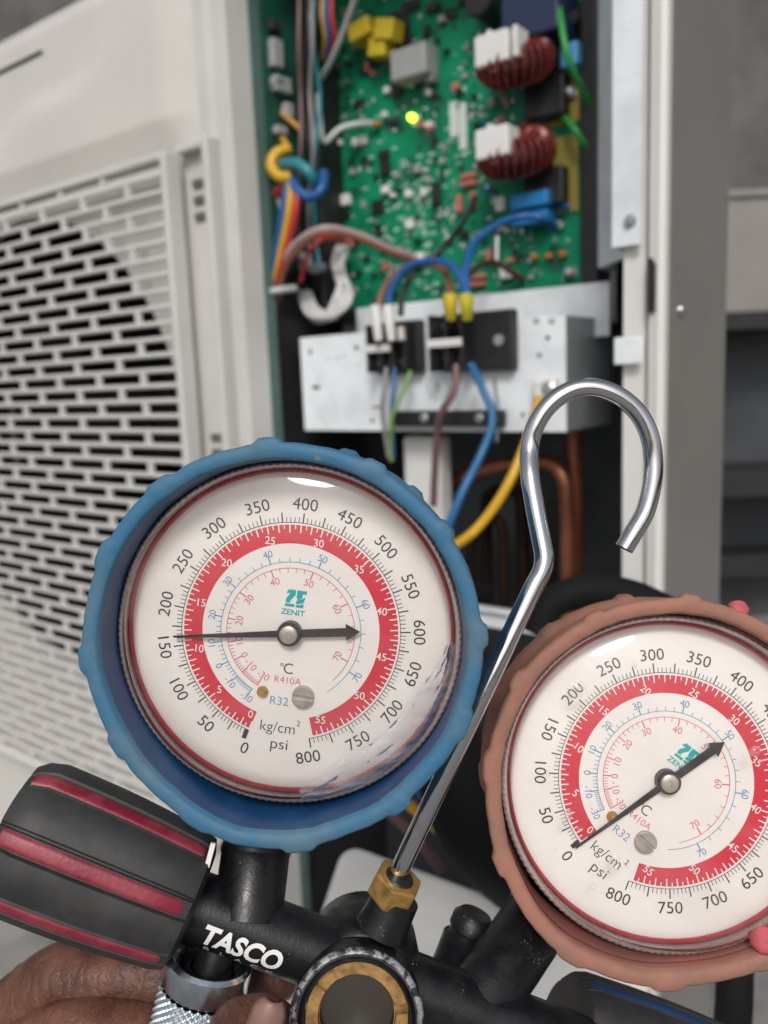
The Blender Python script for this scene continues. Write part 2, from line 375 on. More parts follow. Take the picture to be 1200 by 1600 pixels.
# right corner post with groove and black slot, side panel
bS = HA(1135, 500, 0).y
pL = H(970, 560, .0).x
za, zb = H(1018, 404).z, H(1018, 488).z
sx0, sx1 = H(1015, 445).x, H(1026, 445).x
g0, g1 = H(1004, 500).x, H(1013, 500).x
m = MB()
prof = [(pL, .03), (pL, .004), (g0, .004), (g0 + .001, .010), (g1 - .001, .010), (g1, 0), (-.004, -.002), (-.0008, .0), (-.0006, .006)]
zz = [ZB, zb, za, ZT]
for z in zz: m.v += [(x, y, z) for x, y in prof]
k = len(prof)
for r_ in range(3):
    for i in range(k - 1): m.f.append((r_ * k + i, r_ * k + i + 1, (r_ + 1) * k + i + 1, (r_ + 1) * k + i))
post = m.build('corner_post', mat('pale_cream_enamel', (.70, .69, .665), .35, var=.05, vscale=6), unit, smooth=15, recalc=False)
MB().prism([(sx0, zb), (sx1, zb), (sx1, za - .004), (sx0 + .002, za), (sx0, za)], .004, -.0035, Matrix(((1, 0, 0, 0), (0, 0, 1, 0), (0, 1, 0, 0), (0, 0, 0, 1)))).build('hook_slot', M_black, post, smooth=0)
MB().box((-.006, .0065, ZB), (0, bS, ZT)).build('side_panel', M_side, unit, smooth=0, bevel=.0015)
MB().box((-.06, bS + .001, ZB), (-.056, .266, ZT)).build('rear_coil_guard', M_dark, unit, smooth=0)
pz = HA(1063, 485, 0)
MB().lathe([(0, .0035), (.002, .0031), (.0036, .002), (.0042, .0002)], 20, Matrix.Translation(pz) @ Matrix.Rotation(R(90), 4, 'Y')).build('side_glint_dome', M_chrome, unit)  # polished dome added to make a bright glint on the side panel

# ------------------------------------------------------------------ electrical tray, terminal bracket
bT, bPC, bK = .135, .118, .045
tray = empty('electrical_tray', UM, 'bright galvanised steel tray that carries the green circuit board', 'tray')
def plate(name, px0, py0, px1, py1, b, th, mt, parent, bev=.001):
    p = H(px0, py0, b); q = H(px1, py1, b)
    return MB().box((min(p.x, q.x), b, min(p.z, q.z)), (max(p.x, q.x), b + th, max(p.z, q.z))).build(name, mt, parent, smooth=0, bevel=bev)
t0 = H(400, 560, bT); t1 = H(962, 478, bT)
MB().box((t0.x, bT, H(940, 505, bT).z), (t1.x, bT + .002, ZT - .01)).build('back_plate', M_steel, tray, smooth=0)
v0 = H(556, 482, .098); v1 = H(952, 500, .098)
MB().box((v0.x, .098, v1.z - .012), (v1.x, .0995, v0.z)).build('bottom_flange', M_steel, tray, smooth=0, bevel=.0005)
fx = H(956, 300, .0).x; fx1 = H(1002, 300, -.004).x
zf = H(980, 392, .02).z
m = MB(); pr = [(t1.x, bT), (t1.x + .004, .09), (fx, .04), (fx + .001, -.002), (fx1, -.004), (fx1, -.0025), (fx + .002, -.0005), (fx + .0015, .041), (t1.x + .0055, .091), (t1.x + .0015, bT)]
m.prism([(x, y) for x, y in pr], zf, ZT - .01); m.build('side_flange', M_steel, tray, smooth=30)
for py in (345,): MB().lathe([(0, .003), (.003, .0026), (.0042, 0)], 14, Matrix.Translation(H(985, py, -.0035)) @ Matrix.Rotation(R(90), 4, 'X')).build('rivet', M_steel_d, tray)
for (px, py) in ((938, 225), (941, 312), (938, 395)):
    MB().lathe([(0, .004), (.0035, .0035), (.0055, .001), (.006, 0)], 16, Matrix.Translation(H(px, py, bT - .0005)) @ Matrix.Rotation(R(90), 4, 'X')).build('screw', M_tin, tray)
for (px, py, s) in ((920, 45, 24), (918, 105, 16)):
    c = H(px, py, bT - .02); MB().lathe([(0, .03), (s * .0002, .03), (s * .00042, .02), (s * .00045, 0)], 8, Matrix.Translation(H(px, py, bT - .0005)) @ Matrix.Rotation(R(90), 4, 'X')).build('black_standoff', M_black, tray)
# black plastic holder behind the board
holder = empty('board_holder', UM, 'black plastic frame around the green circuit board', 'holder')
p = H(486, 470, bPC + .003); q = H(944, 470, bPC + .003); zl = H(740, 486, bPC).z
MB().box((p.x, bPC + .003, zl), (q.x, bT - .001, ZT - .012)).build('back', M_black, holder, smooth=0, bevel=.001)
e = H(912, 300, bPC).x
MB().box((e + .002, bPC - .012, zl), (q.x, bPC + .0025, ZT - .012)).build('rim', M_black, holder, smooth=0, bevel=.002)
MB().box((p.x, bPC - .008, zl - .001), (e + .0015, bPC + .0025, zl + .010)).build('rim', M_black, holder, smooth=0, bevel=.002)
c0, c1 = H(470, 250, bPC - .03).x, H(504, 250, bPC - .03).x
MB().box((c0, bPC - .035, H(480, 500, bPC - .03).z), (c1, bPC + .002, ZT - .012)).build('cable_column', M_black, holder, smooth=0, bevel=.004)

# ------------------------------------------------------------------ circuit board
zb_ = H(740, 462, bPC).z; pa0 = H(517, 300, bPC).x; pa1 = e
BM = UM @ Matrix(((1, 0, 0, pa0), (0, 0, -1, bPC), (0, 1, 0, zb_), (0, 0, 0, 1)))      # x right, y up, z out of the board
pcb = empty('circuit_board', BM, 'green printed circuit board crowded with components and two wound chokes', 'circuit board')
def bp(px, py, h=0.0):
    q = H(px, py, bPC - h); return (q.x - pa0, q.z - zb_)
SC = 1 / F * .66                              # metres per pixel at the board
MB().box((0, 0, -.0016), (pa1 - pa0, ZT - .014 - zb_, 0)).build('board', M_pcb, pcb, smooth=0)
def comp(name, px, py, wpx, hpx, dep, mt, bev=.0012, rot=0, sub=None):
    x, y = bp(px, py, dep); a, b = wpx * SC / 2 * 1.18, hpx * SC / 2
    o = MB().box((-a, -b, .0002), (a, b, dep)).build(name, mt, sub or pcb, smooth=0, bevel=bev)
    o.location = (x, y, 0); o.rotation_euler.z = R(rot); return o
def choke(px, py):
    x, y = bp(px, py, .03)
    b_ = MB().box((-.008, -.046, .0002), (.040, .012, .002)).build('choke_mount', mat('olive_pad', (.30, .25, .05), .5), pcb, smooth=0); b_.location = (x, y, 0)
    k = MB().box((-.002, -.041, .0022), (.033, -.012, .016)).build('choke_base', M_black, pcb, smooth=0, bevel=.002); k.location = (x, y, 0)
    TM = Matrix.Translation((0, 0, .03)) @ Matrix.Rotation(R(-62), 4, 'X') @ Matrix.Rotation(R(8), 4, 'Y')
    m = MB(); Rm, rm = .0185, .0098
    m.lathe([(Rm + rm * .86 * math.cos(t), rm * .98 * math.sin(t)) for t in [2 * math.pi * i / 12 for i in range(12)]], 36, TM, closed=True)
    core = m.build('choke_core', M_dark, pcb); core.location = (x, y, 0)
    m = MB(); 
    for i in range(27):
        t = 2 * math.pi * i / 27
        c = Vector((math.cos(t), math.sin(t), 0))
        ring = [c * (Rm + (rm + .0012) * 1.08 * math.cos(u)) + Vector((0, 0, (rm + .0012) * 1.25 * math.sin(u))) + Vector((-math.sin(t), math.cos(t), 0)) * .0012 * math.sin(u) for u in [2 * math.pi * j / 14 for j in range(15)]]
        m.tube(ring, .0019, 6, False, TM, smooth=1)
    o = m.build('choke_winding', M_copperwire, pcb); o.location = (x, y, 0)
    cl = MB().box((-.020, -.008, .040), (.009, .0145, .0595)).box((-.013, .0150, .044), (-.008, .019, .054)).box((-.010, -.012, .040), (.002, -.0085, .054)).build('choke_clip', M_whitep, pcb, smooth=0, bevel=.0025); cl.location = (x, y, 0)
    return o
choke(806, 96); choke(806, 238)
s_ = MB().box((.0125, -.007, .040), (.0165, .0145, .0590)).build('choke_strap', M_whitep, pcb, smooth=0, bevel=.001); s_.location = (*bp(806, 96, .03), 0)
x, y = bp(585, 55, .02)
tr = MB().box((-.024, .002, .004), (.0, .017, .026), Matrix.Rotation(R(10), 4, 'Z')).box((.001, -.004, .006), (.022, .013, .024), Matrix.Rotation(R(-14), 4, 'Z')).box((-.006, -.017, .004), (.013, -.001, .021), Matrix.Rotation(R(-10), 4, 'Z')).build('transformer', M_yel, pcb, smooth=0, bevel=.0015); tr.location = (x, y, 0)
o = MB().box((-.02, -.018, .0003), (.024, .012, .0035)).box((-.012, -.008, .004), (.026, .020, .0045)).build('transformer_core', M_black, tr, smooth=0, bevel=.001)
comp('heat_sink', 636, 96, 62, 50, .022, M_greyp, .002); comp('heat_sink_fin', 668, 100, 14, 56, .012, M_steel_d)
comp('box_capacitor', 826, 22, 80, 62, .038, M_navy, .002); 
x, y = bp(755, 6, .02); o = MB().lathe([(0, .03), (.0105, .03), (.012, .0285), (.012, .0002)], 24).build('round_capacitor', M_black, pcb); o.location = (x, y, 0)
for px, py, ww, hh, d, mt in ((825, 312, 56, 24, .024, M_bluecap), (826, 339, 54, 22, .020, M_bluecap), (888, 84, 24, 34, .02, M_ltblue)):
    comp('film_capacitor', px, py, ww, hh, d, mt, .002)
for px, py, mt, r in ((845, 172, M_bluecap, 11), (846, 186, M_bluecap, 11), (762, 196, M_bluecap, 12), (762, 62, M_bluecap, 10), (760, 298, M_bluecap, 7), (880, 322, M_bluecap, 9), (864, 30, M_bluecap, 8), (866, 42, M_bluecap, 8),
                      (832, 402, M_orange, 8), (855, 400, M_orange, 8), (877, 397, M_orange, 8), (586, 193, M_orange, 8)):
    x, y = bp(px, py, .008); o = MB().lathe([(0, .0025), (r * SC * .7, .002), (r * SC, 0), (r * SC * .7, -.002), (0, -.0025)], 16, Matrix.Rotation(R(80), 4, 'X')).build('disc_capacitor', mt, pcb); o.location = (x, y, r * SC + .001)
for px, py, ww, hh in ((730, 274, 26, 9), (730, 286, 26, 9), (715, 318, 9, 30), (737, 312, 9, 28), (726, 423, 28, 7), (745, 432, 26, 8), (744, 444, 26, 8), (762, 400, 8, 26), (545, 378, 20, 20)):
    comp('resistor', px, py, ww, hh, .006, M_resin, .0015)
for px, py, ww, hh in ((588, 322, 20, 22), (680, 302, 14, 38), (600, 262, 18, 26), (612, 190, 20, 12), (560, 160, 20, 10), (690, 30, 10, 14), (664, 48, 9, 14), (640, 8, 30, 16), (618, 140, 18, 26), (655, 130, 22, 12), (676, 148, 10, 10), (570, 110, 14, 8), (705, 20, 12, 16), (598, 385, 10, 22), (722, 365, 14, 14), (670, 14, 14, 12), (598, 240, 20, 14)):
    comp('chip', px, py, ww, hh, .004, M_black, .0006)
for px, py, ww, hh in ((536, 312, 26, 26), (780, 318, 20, 30), (779, 352, 16, 18), (790, 428, 26, 20), (652, 405, 24, 30), (602, 140, 13, 14), (640, 130, 12, 12), (668, 144, 11, 11), (700, 372, 15, 15), (668, 194, 18, 12), (528, 222, 10, 14), (552, 222, 12, 20), (565, 218, 16, 20), (893, 145, 14, 14), (892, 426, 14, 14), (660, 300, 12, 16), (636, 302, 14, 18), (598, 178, 10, 14), (638, 350, 16, 20), (600, 296, 18, 18), (790, 360, 8, 8), (612, 305, 12, 10)):
    comp('white_connector', px, py, ww * .78, hh * .78, .006, M_whitep, .0012)
for px, py in ((893, 145), (892, 426), (878, 105)):
    x, y = bp(px, py, .002); o = MB().lathe([(0, .0085), (.003, .008), (.0048, .006), (.005, .0002)], 16).build('board_screw', M_tin, pcb); o.location = (x, y, 0.0)
x, y = bp(775, 390, .008); o = MB().lathe([(0, -.011), (.0026, -.011), (.0026, .011), (0, .011)], 12, Matrix.Rotation(R(86), 4, 'X')).build('glass_fuse', M_tin, pcb); o.location = (x, y, .006)
comp('barcode_label', 709, 186, 14, 56, .0006, M_label, 0); comp('barcode_label', 723, 197, 13, 74, .0006, M_label, 0)
x, y = bp(642, 183, .004); o = MB().lathe([(0, .007), (.0018, .0066), (.0029, .005), (.0032, .0002)], 16).build('indicator_light', M_led, pcb, smooth=60); o.location = (x, y, 0)
m1 = MB(); m2 = MB(); m3 = MB()
pw, ph = pa1 - pa0, ZT - zb_ - .02
for i in range(440):
    x, y = random.uniform(.006, pw - .006), random.uniform(.006, ph)
    a, b = random.choice(((.0006, .0011), (.0011, .0006), (.0016, .0009), (.0009, .0018)))
    (m1, m2, m3)[i % 3].box((x - a, y - b, .0002), (x + a, y + b, .0016))
for mm_, mt, nm in ((m1, M_black, 'tiny_chips'), (m2, M_tin, 'solder_points'), (m3, M_whitep, 'tiny_components')):
    o = mm_.build(nm, mt, pcb, smooth=0); o['kind'] = 'stuff'
mA = MB(); mB = MB(); mC = MB()
for i in range(130):
    x, y = random.uniform(.006, pw - .05), random.uniform(.006, ph); a, b, h = random.uniform(.0012, .0034), random.uniform(.0012, .0034), random.uniform(.0015, .006)
    (mA, mB, mA, mA, mB, mC)[i % 6].box((x - a, y - b, .0002), (x + a, y + b, h))
mA.build('dark_parts', M_black, pcb, smooth=0)['kind'] = 'stuff'; mB.build('grey_parts', M_greyp, pcb, smooth=0)['kind'] = 'stuff'; mC.build('brown_parts', M_resin, pcb, smooth=0)['kind'] = 'stuff'
m4 = MB(); m5 = MB()
for i in range(170):                           # copper-side print: pale legend marks and dark tracks
    px, py = random.choice(((random.uniform(600, 700), random.uniform(220, 440)), (random.uniform(560, 780), random.uniform(160, 460))))
    x, y = bp(px, py); k = random.uniform(.001, .004); m4.box((x - k, y - .0006, .0001), (x + k, y + .0006, .0003))
for i in range(64):
    x, y = random.uniform(.01, pw - .03), random.uniform(.01, ph - .03); a, b = random.uniform(.008, .03), random.uniform(.001, .012)
    if random.random() < .5: a, b = b, a
    m5.box((x, y, .00005), (x + a, y + b, .00012 + i * .000002))
m4.build('legend_print', M_label, pcb, smooth=0)['kind'] = 'stuff'; m5.build('copper_tracks', mat('pcb_track', (.002, .10, .055), .35), pcb, smooth=0)['kind'] = 'stuff'
# second board, at right angles in the shadow on the left
b2 = empty('inner_circuit_board', UM, 'dark green circuit board in shadow at the left of the electrical tray', 'circuit board')
aB = aP + .004
zq = HA(430, 420, aB).z
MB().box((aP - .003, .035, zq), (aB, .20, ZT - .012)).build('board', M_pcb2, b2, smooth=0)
for px, py, ww, hh in ((418, 35, 40, 16), (426, 80, 24, 46), (442, 132, 34, 26), (452, 172, 16, 24), (396, 190, 36, 14), (405, 222, 40, 22), (398, 252, 36, 12), (412, 350, 22, 26), (408, 118, 12, 14)):
    c = HA(px, py, aB + .006); k = SC * .5
    MB().box((aB + .0002, max(.040, c.y - ww * k * 1.1), c.z - hh * k), (aB + .008, max(.052, c.y + ww * k * 1.1), c.z + hh * k)).build('component', M_greyp if ww != 40 else M_dark, b2, smooth=0, bevel=.001)

# ------------------------------------------------------------------ terminal bracket
br = empty('terminal_bracket', UM, 'galvanised steel bracket box below the circuit board holding two terminal blocks', 'bracket')
k0 = H(472, 600, bK); k1 = H(884, 600, bK); kz0 = H(680, 674, bK).z; kz1 = H(680, 510, bK).z
MB().box((k0.x, bK, kz0), (k1.x, bK + .0015, kz1)).build('front_face', M_steel, br, smooth=0, bevel=.0005)
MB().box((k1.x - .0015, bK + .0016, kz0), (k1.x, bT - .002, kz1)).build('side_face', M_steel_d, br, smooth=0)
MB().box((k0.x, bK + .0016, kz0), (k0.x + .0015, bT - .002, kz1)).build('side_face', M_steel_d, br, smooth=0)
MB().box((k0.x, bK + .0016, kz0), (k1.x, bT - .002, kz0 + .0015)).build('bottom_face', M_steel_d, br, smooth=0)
MB().box((k0.x + .03, bK + .002, kz1 - .0015), (k1.x, bK + .012, kz1)).build('top_lip', M_steel, br, smooth=0)
t = H(960, 528, -.003); u = H(1004, 568, -.003); MB().box((t.x, -.004, u.z), (u.x, -.0025, t.z)).build('side_tab', M_steel, br, smooth=0, bevel=.001)
def hole(px, py, r, mt=M_black, name='hole', ww=None, hh=None):
    c = H(px, py, bK)
    if ww: return MB().box((c.x - ww * SC * .45, bK - .0004, c.z - hh * SC * .45), (c.x + ww * SC * .45, bK - .0001, c.z + hh * SC * .45)).build(name, mt, br, smooth=0)
    return MB().prism(circ(r * SC, 14), .0001, .0004, Matrix.Translation((c.x, bK, c.z)) @ Matrix.Rotation(R(90), 4, 'X')).build(name, mt, br, smooth=0)
for px, py, r in ((485, 550, 4), (557, 543, 4), (515, 560, 1.6), (527, 559, 1.6), (537, 557, 1.6), (856, 528, 3.4), (582, 657, 3.4), (817, 648, 3), (843, 555, 4), (560, 570, 1.5)): hole(px, py, r, M_black if r != 4 or px < 600 else M_steel_d)
hole(494, 605, 0, ww=18, hh=7); hole(590, 636, 0, ww=24, hh=4, mt=M_copper)
for px in (838, 862): hole(px, 502, 0, ww=10, hh=8, mt=M_greyp, name='stamp')
c = H(684, 604, bK)
TMx = Matrix.Translation((c.x, bK - .0003, c.z)) @ Matrix.Rotation(R(90), 4, 'X')
m = MB().text('1', 0, 0, .010, M=TMx, off=.01); m.lathe([(.0095, 0), (.0103, 0)], 32, TMx); m.build('stamped_mark', mat('steel_shadow_ink', (.36, .40, .43), .6), br, smooth=0)
def terminal_block(px0, py0, px1, py1, poles, label):
    p = H(px0, py0, bK - .012); q = H(px1, py1, bK - .012)
    T = empty('terminal_block', UM, label, 'terminal block')
    d0, d1 = bK - .0002, bK - .022
    zc = (p.z + q.z) / 2; hh = abs(p.z - q.z)
    MB().box((p.x, d1 + .012, q.z), (q.x, d0, p.z)).build('base', M_black, T, smooth=0, bevel=.002)
    return T, p, q, zc, hh, d1
T, p, q, zc, hh, d1 = terminal_block(582, 505, 655, 583, 3, 'three pole black terminal block on the left with white sleeved wires')
for i in range(4):
    x = p.x + .001 + i * .0125; MB().box((x - .0012, d1, q.z + .002), (x + .0012, d1 + .0118, p.z - .002)).build('rib', M_black, T, smooth=0, bevel=.0006)
for i in range(3):
    x = p.x + .0072 + i * .0125
    for zo in (.28, -.28): MB().lathe([(0, .003), (.003, .0026), (.0042, .0002)], 14, Matrix.Translation((x, d1 + .0115, zc + zo * hh)) @ Matrix.Rotation(R(90), 4, 'X')).build('terminal_screw', M_tin, T)
MB().box((p.x - .001, d1 - .001, zc - .003), (p.x + .026, d1 - .0002, zc + .003)).build('marker_strip', M_whitep, T, smooth=0, bevel=.0004)
T, p, q, zc, hh, d1 = terminal_block(684, 492, 800, 578, 2, 'two pole black terminal block on the right with yellow sleeved wires')
for i in range(3):
    x = p.x + .001 + i * .0145; MB().box((x - .0014, d1 - .004, q.z + .001), (x + .0014, d1 + .0118, p.z - .001)).build('rib', M_black, T, smooth=0, bevel=.0006)
for i in range(2):
    x = p.x + .0082 + i * .0145
    for zo in (.3, -.26): MB().lathe([(0, .003), (.0035, .0026), (.0048, .0002)], 14, Matrix.Translation((x, d1 + .0115, zc + zo * hh)) @ Matrix.Rotation(R(90), 4, 'X')).build('terminal_screw', M_tin, T)
MB().box((p.x - .001, d1 - .006, zc - .003), (p.x + .031, d1 - .0042, zc + .003)).build('marker_strip', M_whitep, T, smooth=0, bevel=.0004)
MB().lathe([(0, .001), (.004, .001), (.0045, 0)], 16, Matrix.Translation((q.x - .012, d1 + .0118, zc)) @ Matrix.Rotation(R(90), 4, 'X')).build('mounting_screw', M_tin, T)
# cable clamp
cl = empty('cable_clamp', UM, 'black plastic cable clamp bar screwed to the steel bracket', 'clamp')
p = H(612, 642, bK - .004); q = H(790, 666, bK - .004)
MB().box((p.x, bK - .009, q.z), (q.x, bK - .0005, p.z)).build('bar', M_black, cl, smooth=0, bevel=.002)
for px in (662, 748): MB().lathe([(0, .0015), (.003, .0012), (.004, 0)], 14, Matrix.Translation(H(px, 653, bK - .0092)) @ Matrix.Rotation(R(90), 4, 'X')).build('clamp_screw', M_tin, cl)
# earth clip (white) on the bracket
ec = empty('earth_clip', UM, 'translucent white earth clip at the right end of the steel bracket', 'clip')
p = H(836, 590, bK - .004); q = H(874, 626, bK - .004)
MB().box((p.x, bK - .010, q.z), (q.x, bK - .0005, p.z)).build('body', M_whitep, ec, smooth=0, bevel=.003)
MB().lathe([(0, .002), (.004, .0018), (.006, 0)], 16, Matrix.Translation(H(856, 608, bK - .0102)) @ Matrix.Rotation(R(90), 4, 'X')).build('screw', M_tin, ec)

# ------------------------------------------------------------------ wires in the unit
def wire(name, pts, r, mt, label, seg=8, cat='wire', group=None):
    ws = [UM @ H(px, py, b) for px, py, b in pts]
    o = ws[0].copy(); m = MB().tube([p - o for p in ws], r, seg)
    ob = m.build(name, mt, smooth=60); ob.location = o
    return tag(ob, label, cat, group)
wire('wire', [(590, 490, .02), (598, 455, .028), (622, 424, .035), (660, 410, .04), (695, 425, .034), (706, 468, .012)], .0028, W_brown, 'brown wire arching between the two terminal blocks')
wire('wire', [(607, 488, .018), (612, 450, .02), (640, 415, .024), (690, 408, .022), (718, 430, .016), (727, 465, .010)], .0029, W_blue, 'blue wire arching between the two terminal blocks')
wire('wire', [(730, 462, .008), (728, 420, .02), (740, 380, .04), (775, 352, .06), (815, 338, .078), (850, 342, .085), (868, 362, .11)], .0029, W_blue, 'blue wire looping up from the right terminal block onto the board')
wire('wire', [(742, 308, .10), (722, 350, .085), (690, 388, .06), (650, 422, .045), (630, 460, .03), (626, 492, .022)], .0026, W_blk, 'black wire crossing the lower part of the board')
wire('wire', [(725, 438, .03), (750, 415, .07), (772, 410, .09), (795, 422, .10), (818, 438, .115)], .0026, mat('wire_dark_brown', (.09, .045, .03), .4), 'dark brown wire end curling on the lower right of the board')
for k, (mt, lb) in enumerate(((W_mauve, 'pale mauve cable arching from the harness to the board'), (W_brown, 'orange brown cable running under the mauve one'))):
    d = 7 * k
    wire('cable', [(428 + d, 470, .04), (436 + d, 425, .035), (460 + d, 382 + d, .03), (505, 356 + d, .035), (560, 366 + d, .06), (610, 388 + d, .085), (650, 402 + d, .112)], .0027, mt, lb, cat='cable')
# green earth wires at the right
wire('wire', [(868, -20, .10), (876, 30, .08), (886, 85, .075), (905, 130, .09), (928, 175, .115), (936, 205, .128)], .0026, W_grn, 'upper green earth wire at the right edge of the board')
wire('wire', [(878, 178, .112), (900, 205, .10), (925, 245, .115), (938, 290, .128)], .0026, W_grn, 'lower green earth wire at the right edge of the board')
wire('wire', [(558, -10, .05), (540, 40, .06), (520, 90, .07), (502, 122, .08)], .0026, W_clear, 'pale grey wire slanting across the top of the board')
wire('wire', [(498, 148, .075), (500, 195, .07), (507, 222, .075), (530, 202, .09), (558, 194, .10), (582, 193, .112)], .0028, W_clear, 'pale wire bent up to the orange connector on the board')
for k, (px, mt, lb) in enumerate(((486, W_white, 'white'), (502, W_org, 'orange'), (508, W_blue, 'blue'), (517, W_red, 'red'))):
    wire('wire', [(px + 4, -20, .07), (px + 1, 20, .065), (px + (6 if k else 2), 60, .07), (px + (2 if k != 3 else -2), 92, .08)], .0021, mt, lb + ' wire of the bundle at the top of the board', group=None)
# harness at the left: ferrite loop and bundle
wire('wire', [(398, 158, .06), (425, 165, .055), (450, 185, .055), (470, 203, .06)], .0026, W_org, 'upper orange wire above the coiled harness')
wire('wire', [(402, 170, .06), (425, 195, .05), (440, 215, .048), (452, 236, .045)], .0030, W_org, 'lower orange wire leading into the coiled harness')
wire('wire', [(452, 232, .045), (432, 240, .035), (424, 258, .03), (436, 276, .03), (456, 276, .035)], .0052, W_yel, 'thick yellow wire coil around the harness')
wire('wire', [(442, 256, .035), (465, 256, .028), (485, 272, .03), (492, 290, .04)], .0050, W_teal, 'teal wire coil around the harness')
wire('wire', [(506, 270, .05), (503, 295, .04), (484, 308, .035), (464, 296, .032), (458, 278, .036)], .0045, W_blue, 'blue wire coil around the harness')
wire('wire', [(422, 305, .045), (436, 300, .038), (446, 284, .036)], .0045, W_red, 'short red wire loop under the yellow coil')
for k, (dx, mt, lb) in enumerate(((0, W_blue, 'blue'), (9, W_yel, 'yellow'), (19, W_red, 'red'))):
    wire('wire', [(450 + dx * .6, 285, .034), (444 + dx, 320, .03), (436 + dx * .9, 370, .03), (428 + dx * .6, 420, .034), (424 + dx * .35, 455, .04)], .0034, mt, lb + ' wire in the bundle hanging below the coiled harness')
wire('wire', [(416, 460, .045), (408, 530, .05), (404, 620, .055), (402, 720, .06)], .0026, W_org, 'orange brown wire hanging beside the partition')
wire('wire', [(422, 455, .04), (416, 540, .045), (414, 640, .05), (412, 740, .055)], .0050, mat('wire_dark_blue', (.03, .045, .075), .45), 'dark blue cable hanging beside the partition')
wire('wire', [(429, 455, .04), (428, 540, .042), (426, 640, .045), (424, 740, .05)], .0034, W_pbrown, 'purple brown cable hanging beside the partition')
for k, (px, b0, mt, lb) in enumerate(((478, .07, W_blk, 'black'), (486, .066, W_grey, 'dark grey'), (468, .06, W_pbrown, 'purple brown'), (494, .072, W_teal, 'teal'))):
    wire('wire', [(px, -20, b0), (px + 5 - 3 * k, 70, b0 - .008), (px - 6 + 4 * k, 150, b0), (px + 6 - 2 * k, 230, b0 - .01), (px - 4, 320, b0), (px + 3 * k - 4, 420, b0 - .005)], .0019, mt, lb + ' thin wire running down the black cable column')
wire('wire', [(386, 262, .05), (410, 268, .045), (428, 290, .04), (440, 330, .04)], .0022, W_grey, 'grey wire joining the hanging bundle from the left')
wire('wire', [(470, 440, .05), (480, 400, .045), (500, 375, .05), (522, 372, .07), (545, 380, .10)], .0020, W_red, 'thin red wire behind the mauve cable')
tie = wire('cable_tie', [(412, 452, .032), (424, 455, .03), (438, 453, .034), (462, 450, .05)], .0032, W_clear, 'clear cable tie around the hanging wires', cat='cable tie')
# white flat bundle
rw = random.Random(11)
for k in range(8):
    j = lambda q=5: rw.uniform(-q * 1.7, q * 1.7)
    wire('white_wire', [(534 + j(8), 385, .105), (530 + j(7), 425 + j(), .08), (536 + j(8), 455 + j(), .062), (520 + j(7), 490 + j(6), .055 + j(3) * .001), (494 + j(7), 492 + j(6), .058 + j(3) * .001), (474 + j(6), 462 + j(), .075)], .0024, W_white,
         'white wire of the loose bundle at the lower left of the board', group='white wires of the loose bundle')
wire('white_wire', [(452, 398, .06), (475, 402, .055), (488, 420, .06), (505, 418, .075)], .0045, W_grey, 'grey wire loop beside the loose white bundle')
# leads to the left block
for px, mt, lb in ((586, W_whitep if False else M_whitep, 'left'), (606, M_whitep, 'right')):
    wire('wire_sleeve', [(px, 478, .017), (px + 3, 505, .016), (px + 6, 532, .017)], [.0048, .0042, .0034], mt, 'white insulating sleeve, ' + lb + ' one on the left terminal block', cat='sleeve')
wire('wire_sleeve', [(626, 512, .022), (628, 532, .02)], .0032, mat('beige_sleeve', (.5, .45, .4), .5), 'small beige sleeve at the third pole of the left terminal block', cat='sleeve')
for px, mt, lb in ((703, M_yel, 'left'), (728, mat('lime_yellow_sleeve', (.52, .48, .03), .45), 'right')):
    wire('wire_sleeve', [(px, 460, .006), (px + 1, 478, .006), (px + 2, 498, .010)], [.0058, .0052, .0040], mt, 'yellow insulating sleeve, ' + lb + ' one on the right terminal block', cat='sleeve')
wire('wire', [(604, 575, .026), (600, 610, .02), (598, 650, .022), (608, 715, .03)], .0020, W_grey, 'grey wire leaving the left terminal block')
wire('wire', [(616, 575, .026), (615, 610, .02), (612, 650, .02), (614, 715, .03)], .0020, W_ltb, 'thin blue wire leaving the left terminal block')
wire('wire', [(642, 580, .028), (628, 615, .022), (613, 650, .018), (611, 690, .025), (612, 720, .03)], .0020, mat('wire_green_yellow', (.20, .34, .10), .4), 'green yellow wire leaving the left terminal block')
wire('wire', [(713, 570, .02), (710, 610, .015), (690, 645, .012), (682, 690, .02), (677, 790, .03)], .0030, W_pbrown, 'brown supply wire leaving the right terminal block')
wire('wire', [(736, 570, .02), (755, 610, .012), (770, 655, .01), (752, 710, .0), (722, 770, -.02), (690, 850, -.03)], .0033, W_ltb, 'blue supply wire leaving the right terminal block')
wire('wire', [(843, 622, .03), (826, 680, .01), (795, 755, -.01), (755, 815, -.02), (715, 850, -.03), (640, 890, -.03)], .0036, W_yel, 'yellow earth wire hanging from the white clip')
wire('wire', [(772, 590, .043), (778, 640, .04), (776, 690, .042)], .0012, W_grey, 'thin grey wire in front of the steel bracket')

# ------------------------------------------------------------------ compressor compartment below the bracket
def pipe(pts, r, label, mt=M_copper):
    ws = [UM @ H(px, py, b) for px, py, b in pts]; o = ws[0].copy()
    ob = MB().tube([p - o for p in ws], r, 14).build('copper_pipe', mt, smooth=60); ob.location = o
    return tag(ob, label, 'pipe')
pipe([(688, 900, .10), (688, 800, .10), (700, 760, .10), (740, 738, .10), (800, 725, .10), (850, 722, .10), (876, 740, .10), (886, 790, .10), (888, 960, .10)], .0068, 'copper pipe bent into an arch below the steel bracket')
pipe([(896, 640, .12), (897, 800, .12), (897, 960, .12)], .0075, 'straight vertical copper pipe at the right of the compartment')
pipe([(800, 745, .15), (835, 770, .15), (845, 840, .15), (845, 960, .15)], .006, 'darker copper pipe inside the arch')
M_cdark = mat('dark_copper', (.035, .018, .013), .5, metal=.5, var=.4, vscale=40)
